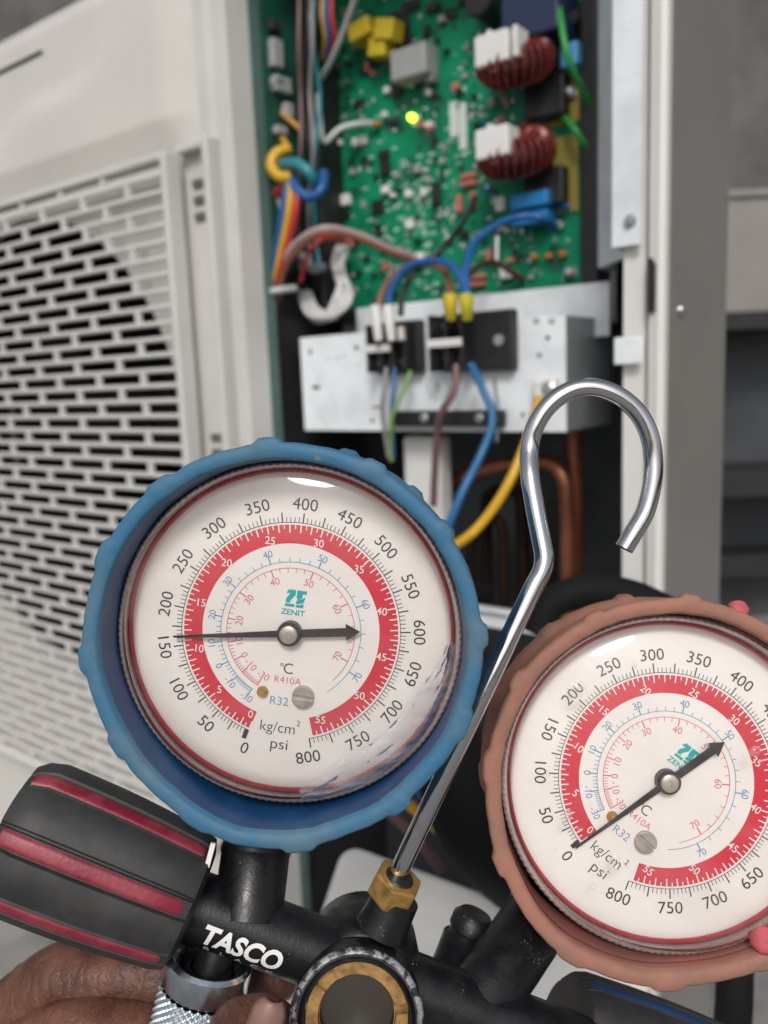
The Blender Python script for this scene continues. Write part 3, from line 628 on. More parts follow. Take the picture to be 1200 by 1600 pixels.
pipe([(760, 960, .19), (760, 800, .19), (772, 770, .19), (800, 765, .19), (815, 790, .19), (818, 960, .19)], .0065, 'dark copper pipe loop deep behind the arch', M_cdark)
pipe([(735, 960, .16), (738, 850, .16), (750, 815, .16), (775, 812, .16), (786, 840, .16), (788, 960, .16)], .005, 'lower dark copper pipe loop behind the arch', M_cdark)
ins = MB().box((-.024, 0, -.2), (.016, .02, .03)); o = ins.build('insulation_panel', M_whitep, smooth=0, bevel=.004); o.matrix_world = UM @ Matrix.Translation(H(664, 735, .065)); tag(o, 'white foam block standing below the steel bracket', 'foam block')
cz_ = H(700, 1010, .12)
comp_ = empty('compressor', UM @ Matrix.Translation((H(720, 1000, .12).x, .135, ZB + .005)), 'black jacketed compressor in the bottom of the unit', 'compressor')
hC = H(700, 985, .1).z - ZB
MB().lathe([(.0, hC), (.05, hC - .004), (.082, hC - .03), (.088, hC - .06), (.088, 0)], 40).build('jacket', mat('black_felt', (.012, .013, .015), .9, bump=.5, bscale=120), comp_)
MB().box((-.04, -.02, hC + .001), (.02, .02, hC + .03)).build('terminal_cover', M_black, comp_, smooth=0, bevel=.006)
vb = empty('valve_plate', UM, 'pale steel service valve plate seen between the two gauges', 'plate')
p = H(735, 950, .03); q = H(880, 1000, .03); MB().box((p.x - .03, .03, q.z), (q.x, .033, p.z)).build('plate', M_steel, vb, smooth=0, bevel=.001)
MB().box((p.x - .03, .024, p.z + .001), (q.x, .033, p.z + .003)).build('lip', M_steel, vb, smooth=0)
vv = empty('service_valve', UM @ Matrix.Translation(H(868, 962, .012)), 'brass service valve beside the black hose', 'valve')
MB().prism(circ(.011, 6), -.008, .008).build('valve_body', M_brass, vv, smooth=0, bevel=.001)
MB().lathe([(0, .02), (.006, .02), (.0065, .0085)], 16).build('valve_cap', M_brass, vv)
def hose(pts, r, label, mt=None, seg=14):
    ws = [P(*p) for p in pts]; o = ws[0].copy(); ob = MB().tube([p - o for p in ws], r, seg).build('hose', mt or mat('matt_black_rubber', (.006, .006, .007), .75, spec=.2), smooth=60); ob.location = o
    return tag(ob, label, 'hose')
hose([(840, 990, .40), (860, 945, .40), (905, 925, .40), (960, 925, .40), (1020, 945, .40), (1080, 990, .40), (1130, 1120, .395), (1146, 1320, .38), (1148, 1480, .365), (1146, 1580, .36), (1135, 1700, .37), (1120, 2000, .42)], .0078, 'black hose curving behind the red gauge and hanging at the lower right corner')
hose([(700, 1000, .66), (690, 1060, .50), (692, 1120, .42), (705, 1200, .40), (740, 1290, .39), (790, 1350, .40), (850, 1400, .43), (890, 1460, .50), (900, 1700, .55)], .018, 'thick black insulated hose behind the hook rod')
hose([(560, 1180, .47), (620, 1240, .46), (690, 1300, .46), (740, 1345, .47)], .0032, 'yellow wire in the dark between the gauges', W_yel)
hose([(580, 1150, .47), (640, 1215, .455), (690, 1275, .455), (745, 1325, .47)], .0030, 'blue wire in the dark between the gauges', W_blue)
hose([(545, 1200, .47), (600, 1260, .465), (650, 1310, .465), (690, 1360, .47)], .0028, 'brown wire in the dark between the gauges', W_pbrown)

# white plastic cover lying in front of the unit, behind the manifold
TL, TR, BL = P(540, 1318, .44), P(1010, 1490, .44), P(545, 1720, .40)
ex = (TR - TL).normalized(); ey = (BL - TL); ey = (ey - ex * ey.dot(ex)).normalized(); ez = ey.cross(ex)
TMw = Matrix.Translation(TL) @ Matrix(((ex.x, ey.x, ez.x), (ex.y, ey.y, ez.y), (ex.z, ey.z, ez.z))).to_4x4()
def rrect(x0, y0, x1, y1, r, n=6):
    out = []
    for cx, cy, a in ((x1 - r, y1 - r, 0), (x0 + r, y1 - r, 90), (x0 + r, y0 + r, 180), (x1 - r, y0 + r, 270)):
        out += [(cx + r * math.cos(R(a + 90 * i / n)), cy + r * math.sin(R(a + 90 * i / n))) for i in range(n + 1)]
    return out
cv = empty('plastic_cover', TMw, 'white plastic cover with rounded corners behind the black manifold', 'cover')
cvh = (TL.z - .02) / abs(ey.z) - .175 * abs(ex.z) / abs(ey.z)      # the cover stands on the ground
MB().prism(rrect(0, 0, .175, cvh, .010), -.012, 0).build('shell', M_whitep, cv, smooth=30, bevel=.002)
MB().box((.010, .040, .0002), (.165, .0415, .0012)).build('rib', M_whitep, cv, smooth=0)

# things far behind on the right
def bbox(name, px0, py0, px1, py1, d, th, mt, label, cat, bev=.004):
    p = P(px0, py0, d); q = P(px1, py1, d)
    o = MB().box((0, 0, min(q.z, p.z) - p.z), (abs(q.x - p.x), th, 0.0)).build(name, mt, smooth=0, bevel=bev); o.location = p
    return tag(o, label, cat)
def cabinet(px0, py0, px1, py1, d, th, mt, label):
    p = P(px0, py0, d); q = P(px1, py1, d); T = empty('storage_box', Matrix.Translation((p.x, p.y, q.z)), label, 'box'); w_, h_ = q.x - p.x, p.z - q.z
    MB().box((0, 0, 0), (w_, th, h_)).build('body', mt, T, smooth=0, bevel=.004)
    MB().box((-.01, -.01, h_ + .001), (w_ + .01, th + .01, h_ + .02)).build('lid', mt, T, smooth=0, bevel=.004)
    return T
cabinet(1100, 312, 1420, 488, 2.1, .4, M_beige, 'beige box on the dark rack at the far right')
rk = empty('rack', Matrix.Translation(P(1100, 488, 2.1)), 'dark rack under the beige box at the far right', 'rack')
def rkb(name, y0, y1, d0, d1, mt, x0=1100, x1=1420):
    o = P(1100, 488, 2.1); p = P(x0, y0, 2.1); q = P(x1, y1, 2.1)
    MB().box((p.x - o.x, d0, q.z - o.z), (q.x - o.x, d1, p.z - o.z - .001)).build(name, mt, rk, smooth=0, bevel=.003)
rkb('shelf', 489, 505, -.02, .42, M_dark); rkb('shelf', 742, 772, -.02, .42, M_dark); rkb('back_panel', 506, 741, .20, .22, M_navyg); rkb('back_panel', 773, 1500, .25, .27, M_navyg)
rkb('upright', 905, 1560, -.02, .02, M_black, 1120, 1155); rkb('shelf', 900, 925, .1, .24, M_dark)

# ================================================================== GAUGE MANIFOLD
MO = cpt(563, 1500, .215)
MW = CW @ Matrix.Translation(MO)
man = empty('gauge_manifold', MW, 'black two gauge refrigerant manifold with a chrome hanging hook, held in a hand', 'gauge manifold')
def mp(px, py, d): return cpt(px, py, d) - MO
K1 = .0001577
def build_gauge(px, py, d, tilt, roll, needle_deg, boot, boot_in, lbl, film, bumps, dirty, dz):
    n_ = Vector((math.tan(R(tilt[0])), math.tan(R(tilt[1])), 1)).normalized()
    G = Matrix.Translation(mp(px, py, d)) @ Vector((0, 0, 1)).rotation_difference(n_).to_matrix().to_4x4() @ Matrix.Rotation(R(-roll), 4, 'Z')
    # case = the part, everything else its sub-parts
    case = MB().lathe([(0, -.030), (.036, -.030), (.0405, -.026), (.0408, -.001), (.0395, .0)], 64).build('pressure_gauge', M_black, man)
    case.matrix_local = G; case['label'] = lbl
    k = K1; H_ = .00008
    def S(mb, name, m, **kw): return mb.build(name, m, case, **kw)
    S(MB().prism(circ(.0402, 96), .0002, .001), 'dial_face', M_dial, smooth=0)
    z1, z2, z3 = .001 + H_, .001 + 2 * H_, .001 + 3 * H_
    def pol(r, deg):                         # degrees clockwise from straight down on the dial
        t = R(deg); return (-r * k * math.sin(t), -r * k * math.cos(t))
    def tick(mb, deg, r0, r1, wd, z):
        t = R(deg); c = Vector((-math.sin(t), -math.cos(t))); s = Vector((-c.y, c.x)) * wd * k / 2
        mb.poly([tuple(c * r0 * k - s), tuple(c * r0 * k + s), tuple(c * r1 * k + s), tuple(c * r1 * k - s)], z)
    def arc(mb, d0, d1, r0, r1, z, n=120):
        o = len(mb.v)
        for i in range(n + 1):
            a = d0 + (d1 - d0) * i / n; mb.v.append((*pol(r0, a), z)); mb.v.append((*pol(r1, a), z))
        mb.f += [(o + 2 * i, o + 2 * i + 1, o + 2 * i + 3, o + 2 * i + 2) for i in range(n)]
    A0 = 16.5
    an_ = [16.3, 35.3, 55, 75.2, 95.2, 116.2, 137, 158.6, 180, 200.6, 221, 241.5, 262.5, 281.5, 301, 321.5, 343.5]
    def ang(p):
        i = min(15, max(0, int(p // 50))); return an_[i] + (an_[i + 1] - an_[i]) * (p / 50 - i)
    # outer psi scale
    m = MB(); arc(m, A0, 343.5, 171.2, 172.2, z1)
    for p in range(0, 801, 5):
        big = p % 25 == 0; tick(m, ang(p), 172, 187 if big else 180, 2.0 if big else 1.1, z1)
    tick(m, A0 + .5, 172, 187, 7, z2)
    for p in range(0, 801, 50):
        dg = ang(p); x, y = pol(201, dg if 0 < p < 800 else (dg + (-1.5 if p == 0 else 2)))
        rot = -R(dg) if (p < 200 or p > 600) else -R(dg) + math.pi
        m.text(str(p), x, y, 18.5 * k, rot, z1, off=.0, sx=1.02)
    S(m, 'pressure_scale', M_ink, smooth=0, recalc=False)
    # red band
    m = MB(); arc(m, A0 - .5, ang(55.9 * 14.223), 139, 168, z1, 160); S(m, 'red_band', M_red, smooth=0, recalc=False)
    m = MB()
    for i in range(0, 112):
        tick(m, ang(i * 7.1115), 168.3, 156 if i % 2 == 0 else 161.5, 2.0 if i % 2 == 0 else 1.5, z2)
    for v in range(0, 56, 5):
        dg = ang(v * 14.223) + (2.6 if v == 0 else -1.2 if v == 55 else 0); x, y = pol(146.5, dg); m.text(str(v), x, y, 12 * k, 0, z2, off=.004)
    S(m, 'band_figures', M_white, smooth=0, recalc=False)
    # temperature scales
    def scale(name, mt, anchors, rl, r0, dirn, step, d0, d1, fs):
        m = MB(); arc(m, d0, d1, r0 - .5, r0 + .5, z1)
        a = sorted(anchors.items())
        for (v0, g0), (v1, g1) in zip(a, a[1:]):
            nst = max(1, int(round((v1 - v0) / step)))
            for i in range(nst): tick(m, g0 + (g1 - g0) * i / nst, r0, r0 + dirn * (13 if i == 0 else 7), 1.7 if i == 0 else 1.0, z1)
        tick(m, a[-1][1], r0, r0 + dirn * 13, 1.7, z1)
        for v, dg in a:
            x, y = pol(rl, dg); rot = -R(dg) if (dg < 85 or dg > 275) else -R(dg) + math.pi
            if v in (20, 10): rot = -R(dg) + math.pi
            m.text(str(v), x, y, 11 * k, rot, z1, off=-.004)
        S(m, name, mt, smooth=0, recalc=False)
    scale('outer_temperature_scale', M_blue, {-30: 27, -10: 43, 0: 57, 10: 74.5, 20: 95, 30: 122, 40: 157, 50: 197, 60: 242, 70: 297}, 126, 110, 1, 2.0, 26, 322, 0)
    scale('inner_temperature_scale', M_pk, {-30: 25, -10: 43, 0: 56, 10: 73, 20: 95, 30: 121, 40: 156, 50: 194, 60: 236, 70: 290}, 82, 100.5, -1, 2.0, 24, 312, 0)
    def dp(dx, dy):                          # offset in pixels of the left gauge as photographed -> dial coords
        c, s = math.cos(R(7.2)), math.sin(R(7.2)); x, y = dx * k, -dy * k; return (x * c - y * s, x * s + y * c)
    m = MB(); m.text('C', *dp(-4, 58), 17 * k, 0, z1, off=-.006); x, y = dp(-14, 52); m.lathe([(1.6 * k, z1), (2.6 * k, z1)], 14, Matrix.Translation((x, y, 0)))
    m.text('kg/cm', *dp(-22, 152), 17 * k, 0, z1, off=-.006); m.text('2', *dp(11, 146), 9 * k, 0, z1)
    m.text('psi', *dp(-20, 179), 17.5 * k, 0, z1, off=-.006, sx=1.1); S(m, 'unit_lettering', M_ink, smooth=0, recalc=False)
    S(MB().text('R410A', *dp(-5, 77), 11 * k, 0, z1, off=-.006), 'refrigerant_lettering', M_pk, smooth=0, recalc=False)
    S(MB().text('R32', *dp(-19, 110), 13.5 * k, 0, z1, off=-.006), 'refrigerant_lettering', M_blue, smooth=0, recalc=False)
    m = MB(); cx, cy = dp(9, -53)
    def lp(pts): m.poly([(cx + x * k, cy + y * k) for x, y in pts], z1)
    lp([(-16, 7), (-12, 13), (-1, 13), (-1, 5), (-8, -4), (-8, -8), (-15, -8), (-15, -1), (-9, 7)])
    lp([(-16, -9.5), (-1, -9.5), (-1, -14), (-16, -14)])
    lp([(1, 13), (16, 13), (16, 7.5), (10, 7.5), (10, 1), (3, -3), (1, 2)])
    lp([(1, -4), (9, -.5), (15, 3), (13, -5), (7, -8.5), (1, -8.5)])
    lp([(1, -9.8), (8, -9.8), (13, -7), (13, -14), (1, -14)])
    m.text('ZENIT', *dp(4, -31), 8.6 * k, 0, z1, off=.02, sx=1.1); S(m, 'maker_mark', M_teal, smooth=0, recalc=False)
    x, y = dp(-45, 95); S(MB().lathe([(0, .0030), (3.5 * k, .0030), (6 * k, .0026), (8.5 * k, .0019), (9 * k, .0011)], 24, Matrix.Translation((x, y, 0))), 'brass_pin', M_brass)
    x, y = dp(19, 102); TS = Matrix.Translation((x, y, 0)) @ Matrix.Rotation(R(-2), 4, 'Z')
    m = MB(); 
    for sg in (1, -1):
        hp = [(17.5 * k * math.cos(R(a)), sg * 17.5 * k * math.sin(R(a))) for a in range(7, 174, 8)]; m.prism(hp, .0011, .0024, TS)
    m.prism(circ(17 * k, 28), .0010, .0017, TS); S(m, 'adjusting_screw', M_hub, smooth=30, bevel=.00015)
    # needle
    th = R(needle_deg); TN = Matrix.Rotation(math.atan2(-math.cos(th), -math.sin(th)), 4, 'Z')
    m = MB().prism([(0, -5.5 * k), (60 * k, -4.2 * k), (182 * k, -1.5 * k), (182 * k, 1.5 * k), (60 * k, 4.2 * k), (0, 5.5 * k)], .0028, .0031, TN)
    m.prism([(0, 6 * k), (-88 * k, 6.5 * k), (-88 * k, 13 * k), (-110 * k, 0), (-88 * k, -13 * k), (-88 * k, -6.5 * k), (0, -6 * k)], .00275, .00315, TN)
    S(m, 'needle', M_needle, smooth=0)
    m = MB().lathe([(19 * k, .0012), (19 * k, .0038), (17.5 * k, .0041), (14 * k, .0041)], 32); S(m, 'needle_collar', M_needle)
    m = MB().lathe([(14 * k, .0040), (14 * k, .0046), (12 * k, .0048), (4 * k, .0048), (3 * k, .0044), (0, .0044)], 32); S(m, 'needle_hub', M_hub)
    # red gasket, bezel, lens
    S(MB().lathe([(.0393, .0011), (.0393, .0016), (.0396, .0020), (.0401, .0020), (.0401, .0011)], 96), 'red_gasket', M_gasket)
    nt_ = 150
    def kn(t, r, z, j):
        return r + (.0002 if (j in (3, 4, 5) and int(round(t / (2 * math.pi) * nt_ * 4)) % 4 < 2) else 0)
    S(MB().lathe([(.0402, .0012), (.0404, .0030), (.0406, .0040), (.0411, .0048), (.0416, .0045), (.0419, .0034), (.0416, .0024), (.0414, -.002)], nt_ * 4, fn=kn), 'bezel', M_bezel, smooth=50)
    S(MB().lathe([(.0406, .0036), (.0404, .0062), (.0398, .0076), (.0382, .0085), (.030, .0094), (.018, .0100), (.006, .0103), (0, .0103)], 96), 'lens', M_lens, smooth=80)
    # rubber boot : two lobed flanges with a groove between
    rnd = random.Random(bumps[1])
    bl = [(R(a + rnd.uniform(-3, 3)), rnd.uniform(.7, 1.25), R(rnd.uniform(2.6, 4.8))) for a in range(bumps[0], 360 + bumps[0], 30)]
    def lob(t, r, z, j, w=1.0, ph=0):
        s = 0
        for a, am, wd in bl:
            dlt = (t - a - ph + math.pi) % (2 * math.pi) - math.pi
            s += am * math.exp(-(dlt / wd) ** 8)
        return s * .0010 * w
    def fnb(t, r, z, j):
        f = max(0, min(1, (r - .0440) / .0014))
        nz = noise.noise(Vector((math.cos(t) * 3, math.sin(t) * 3, z * 60 + bumps[1]))) * .0005
        nz += noise.noise(Vector((math.cos(t) * 14, math.sin(t) * 14, z * 200))) * .00022
        # the boot is pulled out towards the stem
        stem = .0024 * math.exp(-(((t + math.pi / 2 + math.pi) % (2 * math.pi) - math.pi) / .5) ** 2)
        return r + f * (lob(t, r, z, j, 1.0, R(12) if z < -.008 else 0)) + nz + stem
    prof = [(.0424, .0098), (.0426, .0114), (.0431, .0120), (.0456, .0120), (.0462, .0115), (.0464, .0094), (.0460, .0070), (.0451, .0055), (.0438, .0045), (.0436, -.012), (.0438, -.014), (.0448, -.0155), (.0452, -.017), (.0454, -.020), (.0451, -.0225), (.0445, -.0238), (.036, -.0245)]
    prof = [(r, z + (dz if z > .005 else 0)) for r, z in prof]
    boot_o = S(MB().lathe(prof, 360, fn=fnb), 'rubber_boot', boot, smooth=70)
    if dirty: boot_o['label'] = 'rubber boot faded from red to a dirty brownish pink'
    def fni(t, r, z, j):
        stem = .0024 * math.exp(-(((t + math.pi / 2 + math.pi) % (2 * math.pi) - math.pi) / .5) ** 2)
        return r + stem + noise.noise(Vector((math.cos(t) * 3, math.sin(t) * 3, z * 60 + bumps[1]))) * .0004
    S(MB().lathe([(.0426, .0099 + dz), (.0425, .0082 + dz), (.0424, .0070 + dz), (.0421, .0064), (.0420, .0), (.0419, -.004)], 180, fn=fni), 'boot_inner_wall', boot_in, smooth=50)
    if film:
        m = MB(); na, nr_ = 70, 16
        for i in range(na + 1):
            for j in range(nr_ + 1):
                u = i / na                                        # dial degrees clockwise from down
                a = R(264 + 84 * u)
                inn = 236 - 34 * math.sin(math.pi * u) ** .7 + 12 * noise.noise(Vector((u * 6, 1.3, 0))) - 16 * math.exp(-((u - .72) / .12) ** 2)
                outr = 254 + 2 * noise.noise(Vector((u * 9, 5, 0)))
                r = inn + (outr - inn) * j / nr_
                rr = r * k
                zl = .0103 - .0019 * (rr / .0372) ** 2 if rr < .0382 else .0084 - (rr - .0382) * 1.0
                z = zl + .0005 + .0008 * abs(noise.noise(Vector((u * 6, j * .25, 2)))) + .00025 * noise.noise(Vector((u * 20, j * .5, 7)))
                m.v.append((-rr * math.sin(a), -rr * math.cos(a), z))
        for i in range(na):
            for j in range(nr_): q = i * (nr_ + 1) + j; m.f.append((q, q + 1, q + nr_ + 2, q + nr_ + 1))
        S(m, 'torn_protective_film', M_film, smooth=20, recalc=False)
    return case, G
g1, G1 = build_gauge(455, 986, .2055, (-3.0, -4.5), 7.2, 80.8, M_boot_b, M_boot_in, 'pressure gauge in a blue rubber boot, its needle near 160', True, (12, 3), False, .0035)
g2, G2 = build_gauge(1039, 1217, .2125, (-3.0, 3.0), 37.5, 16.8, M_boot_r, M_boot_rin, 'pressure gauge in a faded red boot, its needle at zero', False, (4, 8), True, -.0015)
# two lumps of the red boot that kept their clean colour, and a droplet scar on its lens
for (px, py, s, dd) in ((1154, 952, .0023, .2080), (1196, 1470, .0034, .2010), (1203, 1492, .0032, .2015)):
    o = MB().lathe([(0, s), (s * .6, s * .85), (s, s * .2), (s * .95, -s * .6), (0, -s)], 16).build('clean_lump', M_pink, g2, smooth=60)
    o.matrix_local = G2.inverted() @ Matrix.Translation(mp(px, py, dd)) @ Matrix.Rotation(.6, 4, 'X') @ Matrix.Diagonal((1.1, .8, 1, 1))

rnd = random.Random(5)
M_drop = clear_mat('dried_droplet', (.97, .97, .97), .08, milk=.35, scratch=900)
for (dx, dy, r) in ((-150, -150, 15), (-95, 108, 8), (-92, 120, 6), (-165, 40, 7), (-172, 52, 5), (-150, 62, 4), (-128, 150, 5), (-60, -190, 5), (120, -60, 9), (-196, -20, 4), (-185, 95, 3), (60, 150, 4)):
    rr = math.hypot(dx, dy) * K1; zz_ = .0103 - .0019 * (rr / .0372) ** 2 + .0001
    o = MB().lathe([(0, .0005), (r * K1 * .6, .0004), (r * K1, 0)], 14, Matrix.Translation((dx * K1, -dy * K1, zz_)), fn=lambda t, q, z, j: q * (1 + .15 * math.sin(2 * t + dx))).build('dried_droplet', M_drop, g2, smooth=60)
    o.matrix_local = Matrix.Rotation(R(37.5), 4, 'Z')
# body, bar and stems (one casting)
ang = math.atan2(-(1634 - 1410), 880 - 290)
bp0, bp1 = mp(286, 1408, .2120), mp(930, 1652, .2180)
m = MB().tube([bp0, bp1], .0085, 36, smooth=1)
m.build('manifold_bar', M_body, man, smooth=40)
m = MB(); TB = Matrix.Translation(mp(566, 1500, .2208))
m.lathe([(0, .012), (.0095, .012), (.0130, .0102), (.0147, .0065), (.0152, 0), (.0147, -.008), (.012, -.012), (0, -.012)], 48, TB)
TSg = axisM(mp(560, 1536, .222), mp(557, 1600, .195))
m.lathe([(.0157, 0), (.0157, .0250), (.0152, .0258), (.0140, .0258)], 64, TSg); m.build('body', M_body, man, smooth=40)
MB().lathe([(.0158, .0246), (.0160, .0254), (.0156, .0262), (.0148, .0264), (.0144, .0259)], 64, TSg, fn=lambda t, r, z, j: r + .00022 * noise.noise(Vector((math.cos(t) * 9, math.sin(t) * 9, j)))).build('scuffed_rim', mat('scuffed_edge', (.32, .33, .34), .5, metal=.3, col2=(.03, .03, .033), vscale=420, thr=(.44, .56)), man, smooth=60)
m = MB().lathe([(.0140, .0245), (.0130, .0252), (.0126, .0250), (.0126, .0200)], 64, TSg); m.build('sight_glass_seat', M_body, man, smooth=40)
# slotted brass ring, four segments with gaps
m = MB()
for a0 in (20, 135, 250):
    m.lathe([(.0124, .0215), (.0124, .0232), (.0122, .0234), (.0094, .0234), (.0092, .0230), (.0092, .0213)], 26, TSg, a0=R(a0 - 52), a1=R(a0 + 52))
m.lathe([(.0125, .0190), (.0125, .0212), (.0090, .0212)], 48, TSg); m.build('sight_glass_ring', mat('dull_brass', (.34, .19, .055), .5, metal=.35, var=.5, vscale=260, bump=.2, bscale=900), man, smooth=40)
MB().lathe([(.0091, .0212), (.0089, .0186), (.0082, .0178), (0, .0175)], 48, TSg).build('sight_glass_well', mat('well_dark', (.035, .016, .014), .4, spec=.3, col2=(.018, .026, .022), vscale=160), man, smooth=50)
MB().prism(circ(.0089, 40), .0188, .0196, TSg).build('sight_glass', clear_mat('sight_glass_clear', (.85, .85, .83), .1, flat=.03), man, smooth=0)
# gauge stems
for p0, p1, r, nm in ((mp(404, 1296, .2220), mp(386, 1440, .2125), .0090, 'gauge_stem'), (mp(858, 1408, .2360), mp(735, 1586, .2165), .0092, 'gauge_stem')):
    T = axisM(p0, p1); Ln = (p1 - p0).length
    MB().lathe([(0, 0), (r * .96, 0), (r, .0006), (r, Ln), (0, Ln)], 40, T).build(nm, M_body, man, smooth=40)
    MB().lathe([(r * 1.015, .004), (r * 1.03, .0045), (r * 1.03, .0058), (r * 1.015, .0062)], 40, T).build('stem_ring', M_chrome if r > .0091 else M_body, man, smooth=40)
# neck, hex nut, hook
hd = (mp(700, 1200, .2125) - mp(617, 1378, .2125)).normalized()
nb = mp(596, 1452, .2125); tN = axisM(nb, nb + hd)
nl = (mp(609, 1400, .2125) - nb).length
MB().lathe([(.0070, 0), (.0062, nl * .55), (.0060, nl + .0005), (.0, nl + .0005)], 36, tN).build('neck', M_body, man, smooth=40)
tN2 = axisM(mp(608, 1401, .2125), mp(608, 1401, .2125) + hd + Vector((0, 0, .28))) @ Matrix.Rotation(R(20), 4, 'Z')
nh = .0066
m = MB().prism(circ(.0064, 6), 0, nh, tN2); m.build('hex_nut', M_brass, man, smooth=0, bevel=.0005)
MB().lathe([(.0038, nh), (.0035, nh + .0005), (.0026, nh + .0006), (.0, nh + .0006)], 24, tN2).build('nut_seal', M_black, man)
hp = [(619, 1372, .2115), (640, 1326, .2085), (700, 1199, .2035), (760, 1073, .2010), (806, 975, .2015), (833, 918, .2030), (846, 893, .2040), (850, 872, .2050), (846, 846, .2060), (836, 795, .2080), (828, 745, .2100), (827, 702, .213), (838, 662, .2125), (862, 629, .212), (895, 609, .212), (930, 606, .212), (965, 618, .212), (995, 643, .2125), (1014, 678, .213), (1021, 718, .2135), (1019, 757, .2135), (1008, 800, .2135), (990, 832, .213), (975, 857, .213)]
MB().tube([mp(*p) for p in hp], .0024, 20, smooth=6).build('hanging_hook', M_chrome, man, smooth=60)
# small capped port behind the right stem
pT = axisM(mp(716, 1500, .236), mp(742, 1432, .236))
MB().lathe([(0, .0145), (.0045, .0142), (.0060, .0125), (.0062, .0095), (.0055, .0088), (.0055, .0070), (.0068, .0062), (.0068, -.006), (0, -.006)], 28, pT).build('capped_port', M_body, man, smooth=40)
MB().box(tuple(mp(328, 1356, .2030) - Vector((.0006, 0, .0008))), tuple(mp(328, 1318, .2030) + Vector((.0006, 0, 0))), Matrix.Translation(mp(330, 1337, .203)) @ Matrix.Rotation(R(-15), 4, 'Z') @ Matrix.Translation(-mp(330, 1337, .203))).build('white_mark', M_white, man, smooth=0)
# knobs
def knob(p0, p1, r0, r1, stripes, phase, mt, lbl):
    T = axisM(p0, p1); Ln = (p1 - p0).length
    prof = [(0, 0), (r0 * .80, 0), (r0 * .95, .0012), (r0, .004)] + [(r0 + (r1 - r0) * t + .0006 * math.sin(math.pi * t), .004 + (Ln - .010) * t) for t in (.15, .3, .45, .6, .75, .9, 1.0)] + [(r1 * .93, Ln - .002), (r1 * .84, Ln), (0, Ln)]
    def fk(t, r, z, j):
        u = ((t - phase) / (2 * math.pi) * stripes) % 1.0; dd = min(u, 1 - u)          # 0 at stripe centre
        gr_ = -.0007 if .142 < dd < .188 else 0
        return r + (gr_ + .0010 * (math.cos(2 * math.pi * (u - .5)) * .5 + .5) * .6) * (1 if r > r0 * .9 else 0)
    kb = MB().lathe(prof, 280, T, fn=fk).build('valve_knob', M_knob, man, smooth=45); kb['label'] = lbl
    rp = [(r0 + (r1 - r0) * t + .0006 * math.sin(math.pi * t), .004 + (Ln - .010) * t) for t in (-.05, 0, .15, .3, .45, .6, .75, .9, 1.0, 1.11)]
    for i in range(stripes):
        a = phase + 2 * math.pi * i / stripes; hw = .140 * 2 * math.pi / stripes
        pr = [(r + .0005 - (.0012 if q in (0, len(rp) - 1) else 0), z) for q, (r, z) in enumerate(rp)]
        m = MB(); n8 = 8
        m.lathe(pr, n8, T, a0=a - hw, a1=a + hw, fn=lambda t, r, z, j: r - .0008 * abs((t - a) / hw) ** 6)
        m.build('stripe', mt, kb, smooth=50)
    return kb
kd = (mp(20, 1298, .2085) - mp(300, 1412, .2105))
k0, k1_ = mp(303, 1411, .2105), mp(14, 1293, .2065)
Tk = axisM(k0, k1_); tow = Tk.to_3x3().inverted() @ Vector((0, 0, 1)); ph0 = math.atan2(tow.y, tow.x)
upv = Tk.to_3x3().inverted() @ Vector((0, 1, 0)); sgn = 1 if ((math.atan2(upv.y, upv.x) - ph0 + math.pi) % (2 * math.pi) - math.pi) > 0 else -1
knob(k0, k1_, .0163, .0182, 7, ph0 + sgn * R(20), M_kred, 'ribbed black valve knob with red stripes')
r0_, r1_ = mp(872, 1622, .2290), mp(1150, 1735, .2330)
Tk = axisM(r0_, r1_); tow = Tk.to_3x3().inverted() @ Vector((0, 0, 1)); ph0 = math.atan2(tow.y, tow.x)
upv = Tk.to_3x3().inverted() @ Vector((0, 1, 0)); sgn = 1 if ((math.atan2(upv.y, upv.x) - ph0 + math.pi) % (2 * math.pi) - math.pi) > 0 else -1
knob(r0_, r1_, .0178, .0190, 7, ph0 + sgn * R(38), M_kblue, 'ribbed black valve knob with blue stripes, half cut by the frame')
# lettering on the bar, wrapped round it
bx = (bp1 - bp0).normalized(); bz = Vector((0, 0, 1)); bz = (bz - bx * bz.dot(bx)).normalized(); by = bz.cross(bx)
def wrap(mb, r, L0, off_ang):
    me = bpy.data.meshes.new('t'); me.from_pydata(mb.v, [], mb.f); bm = bmesh.new(); bm.from_mesh(me); bpy.data.meshes.remove(me)
    bmesh.ops.triangulate(bm, faces=bm.faces[:]); bmesh.ops.subdivide_edges(bm, edges=bm.edges[:], cuts=5, use_grid_fill=True); bm.verts.index_update()
    mb.v = [tuple(v.co) for v in bm.verts]; mb.f = [tuple(v.index for v in f.verts) for f in bm.faces]; bm.free()
    out = []
    for (x, y, z) in mb.v:
        a = y / r + off_ang; out.append(tuple(bp0 + bx * (L0 + x) + by * (r * math.sin(a)) + bz * (r * math.cos(a))))
    mb.v = out; return mb
Lc = (mp(384, 1472, .2035) - bp0).dot(bx)
wrap(MB().text('TASCO', 0, 0, .0052, 0, 0, off=.035, shear=.15, sx=.86), .00858, Lc, R(-10)).build('maker_lettering', M_white, man, smooth=0, recalc=False)
mm_ = MB()
for i, ch in enumerate('BLACK'): mm_.text(ch, (i - 2) * .0042 + .0002, 0, .0016, 0, 0, off=.01, sx=1.3)
wrap(mm_, .00858, Lc, R(-40)).build('small_lettering', mat('grey_ink', (.42, .42, .42), .5), man, smooth=0, recalc=False)

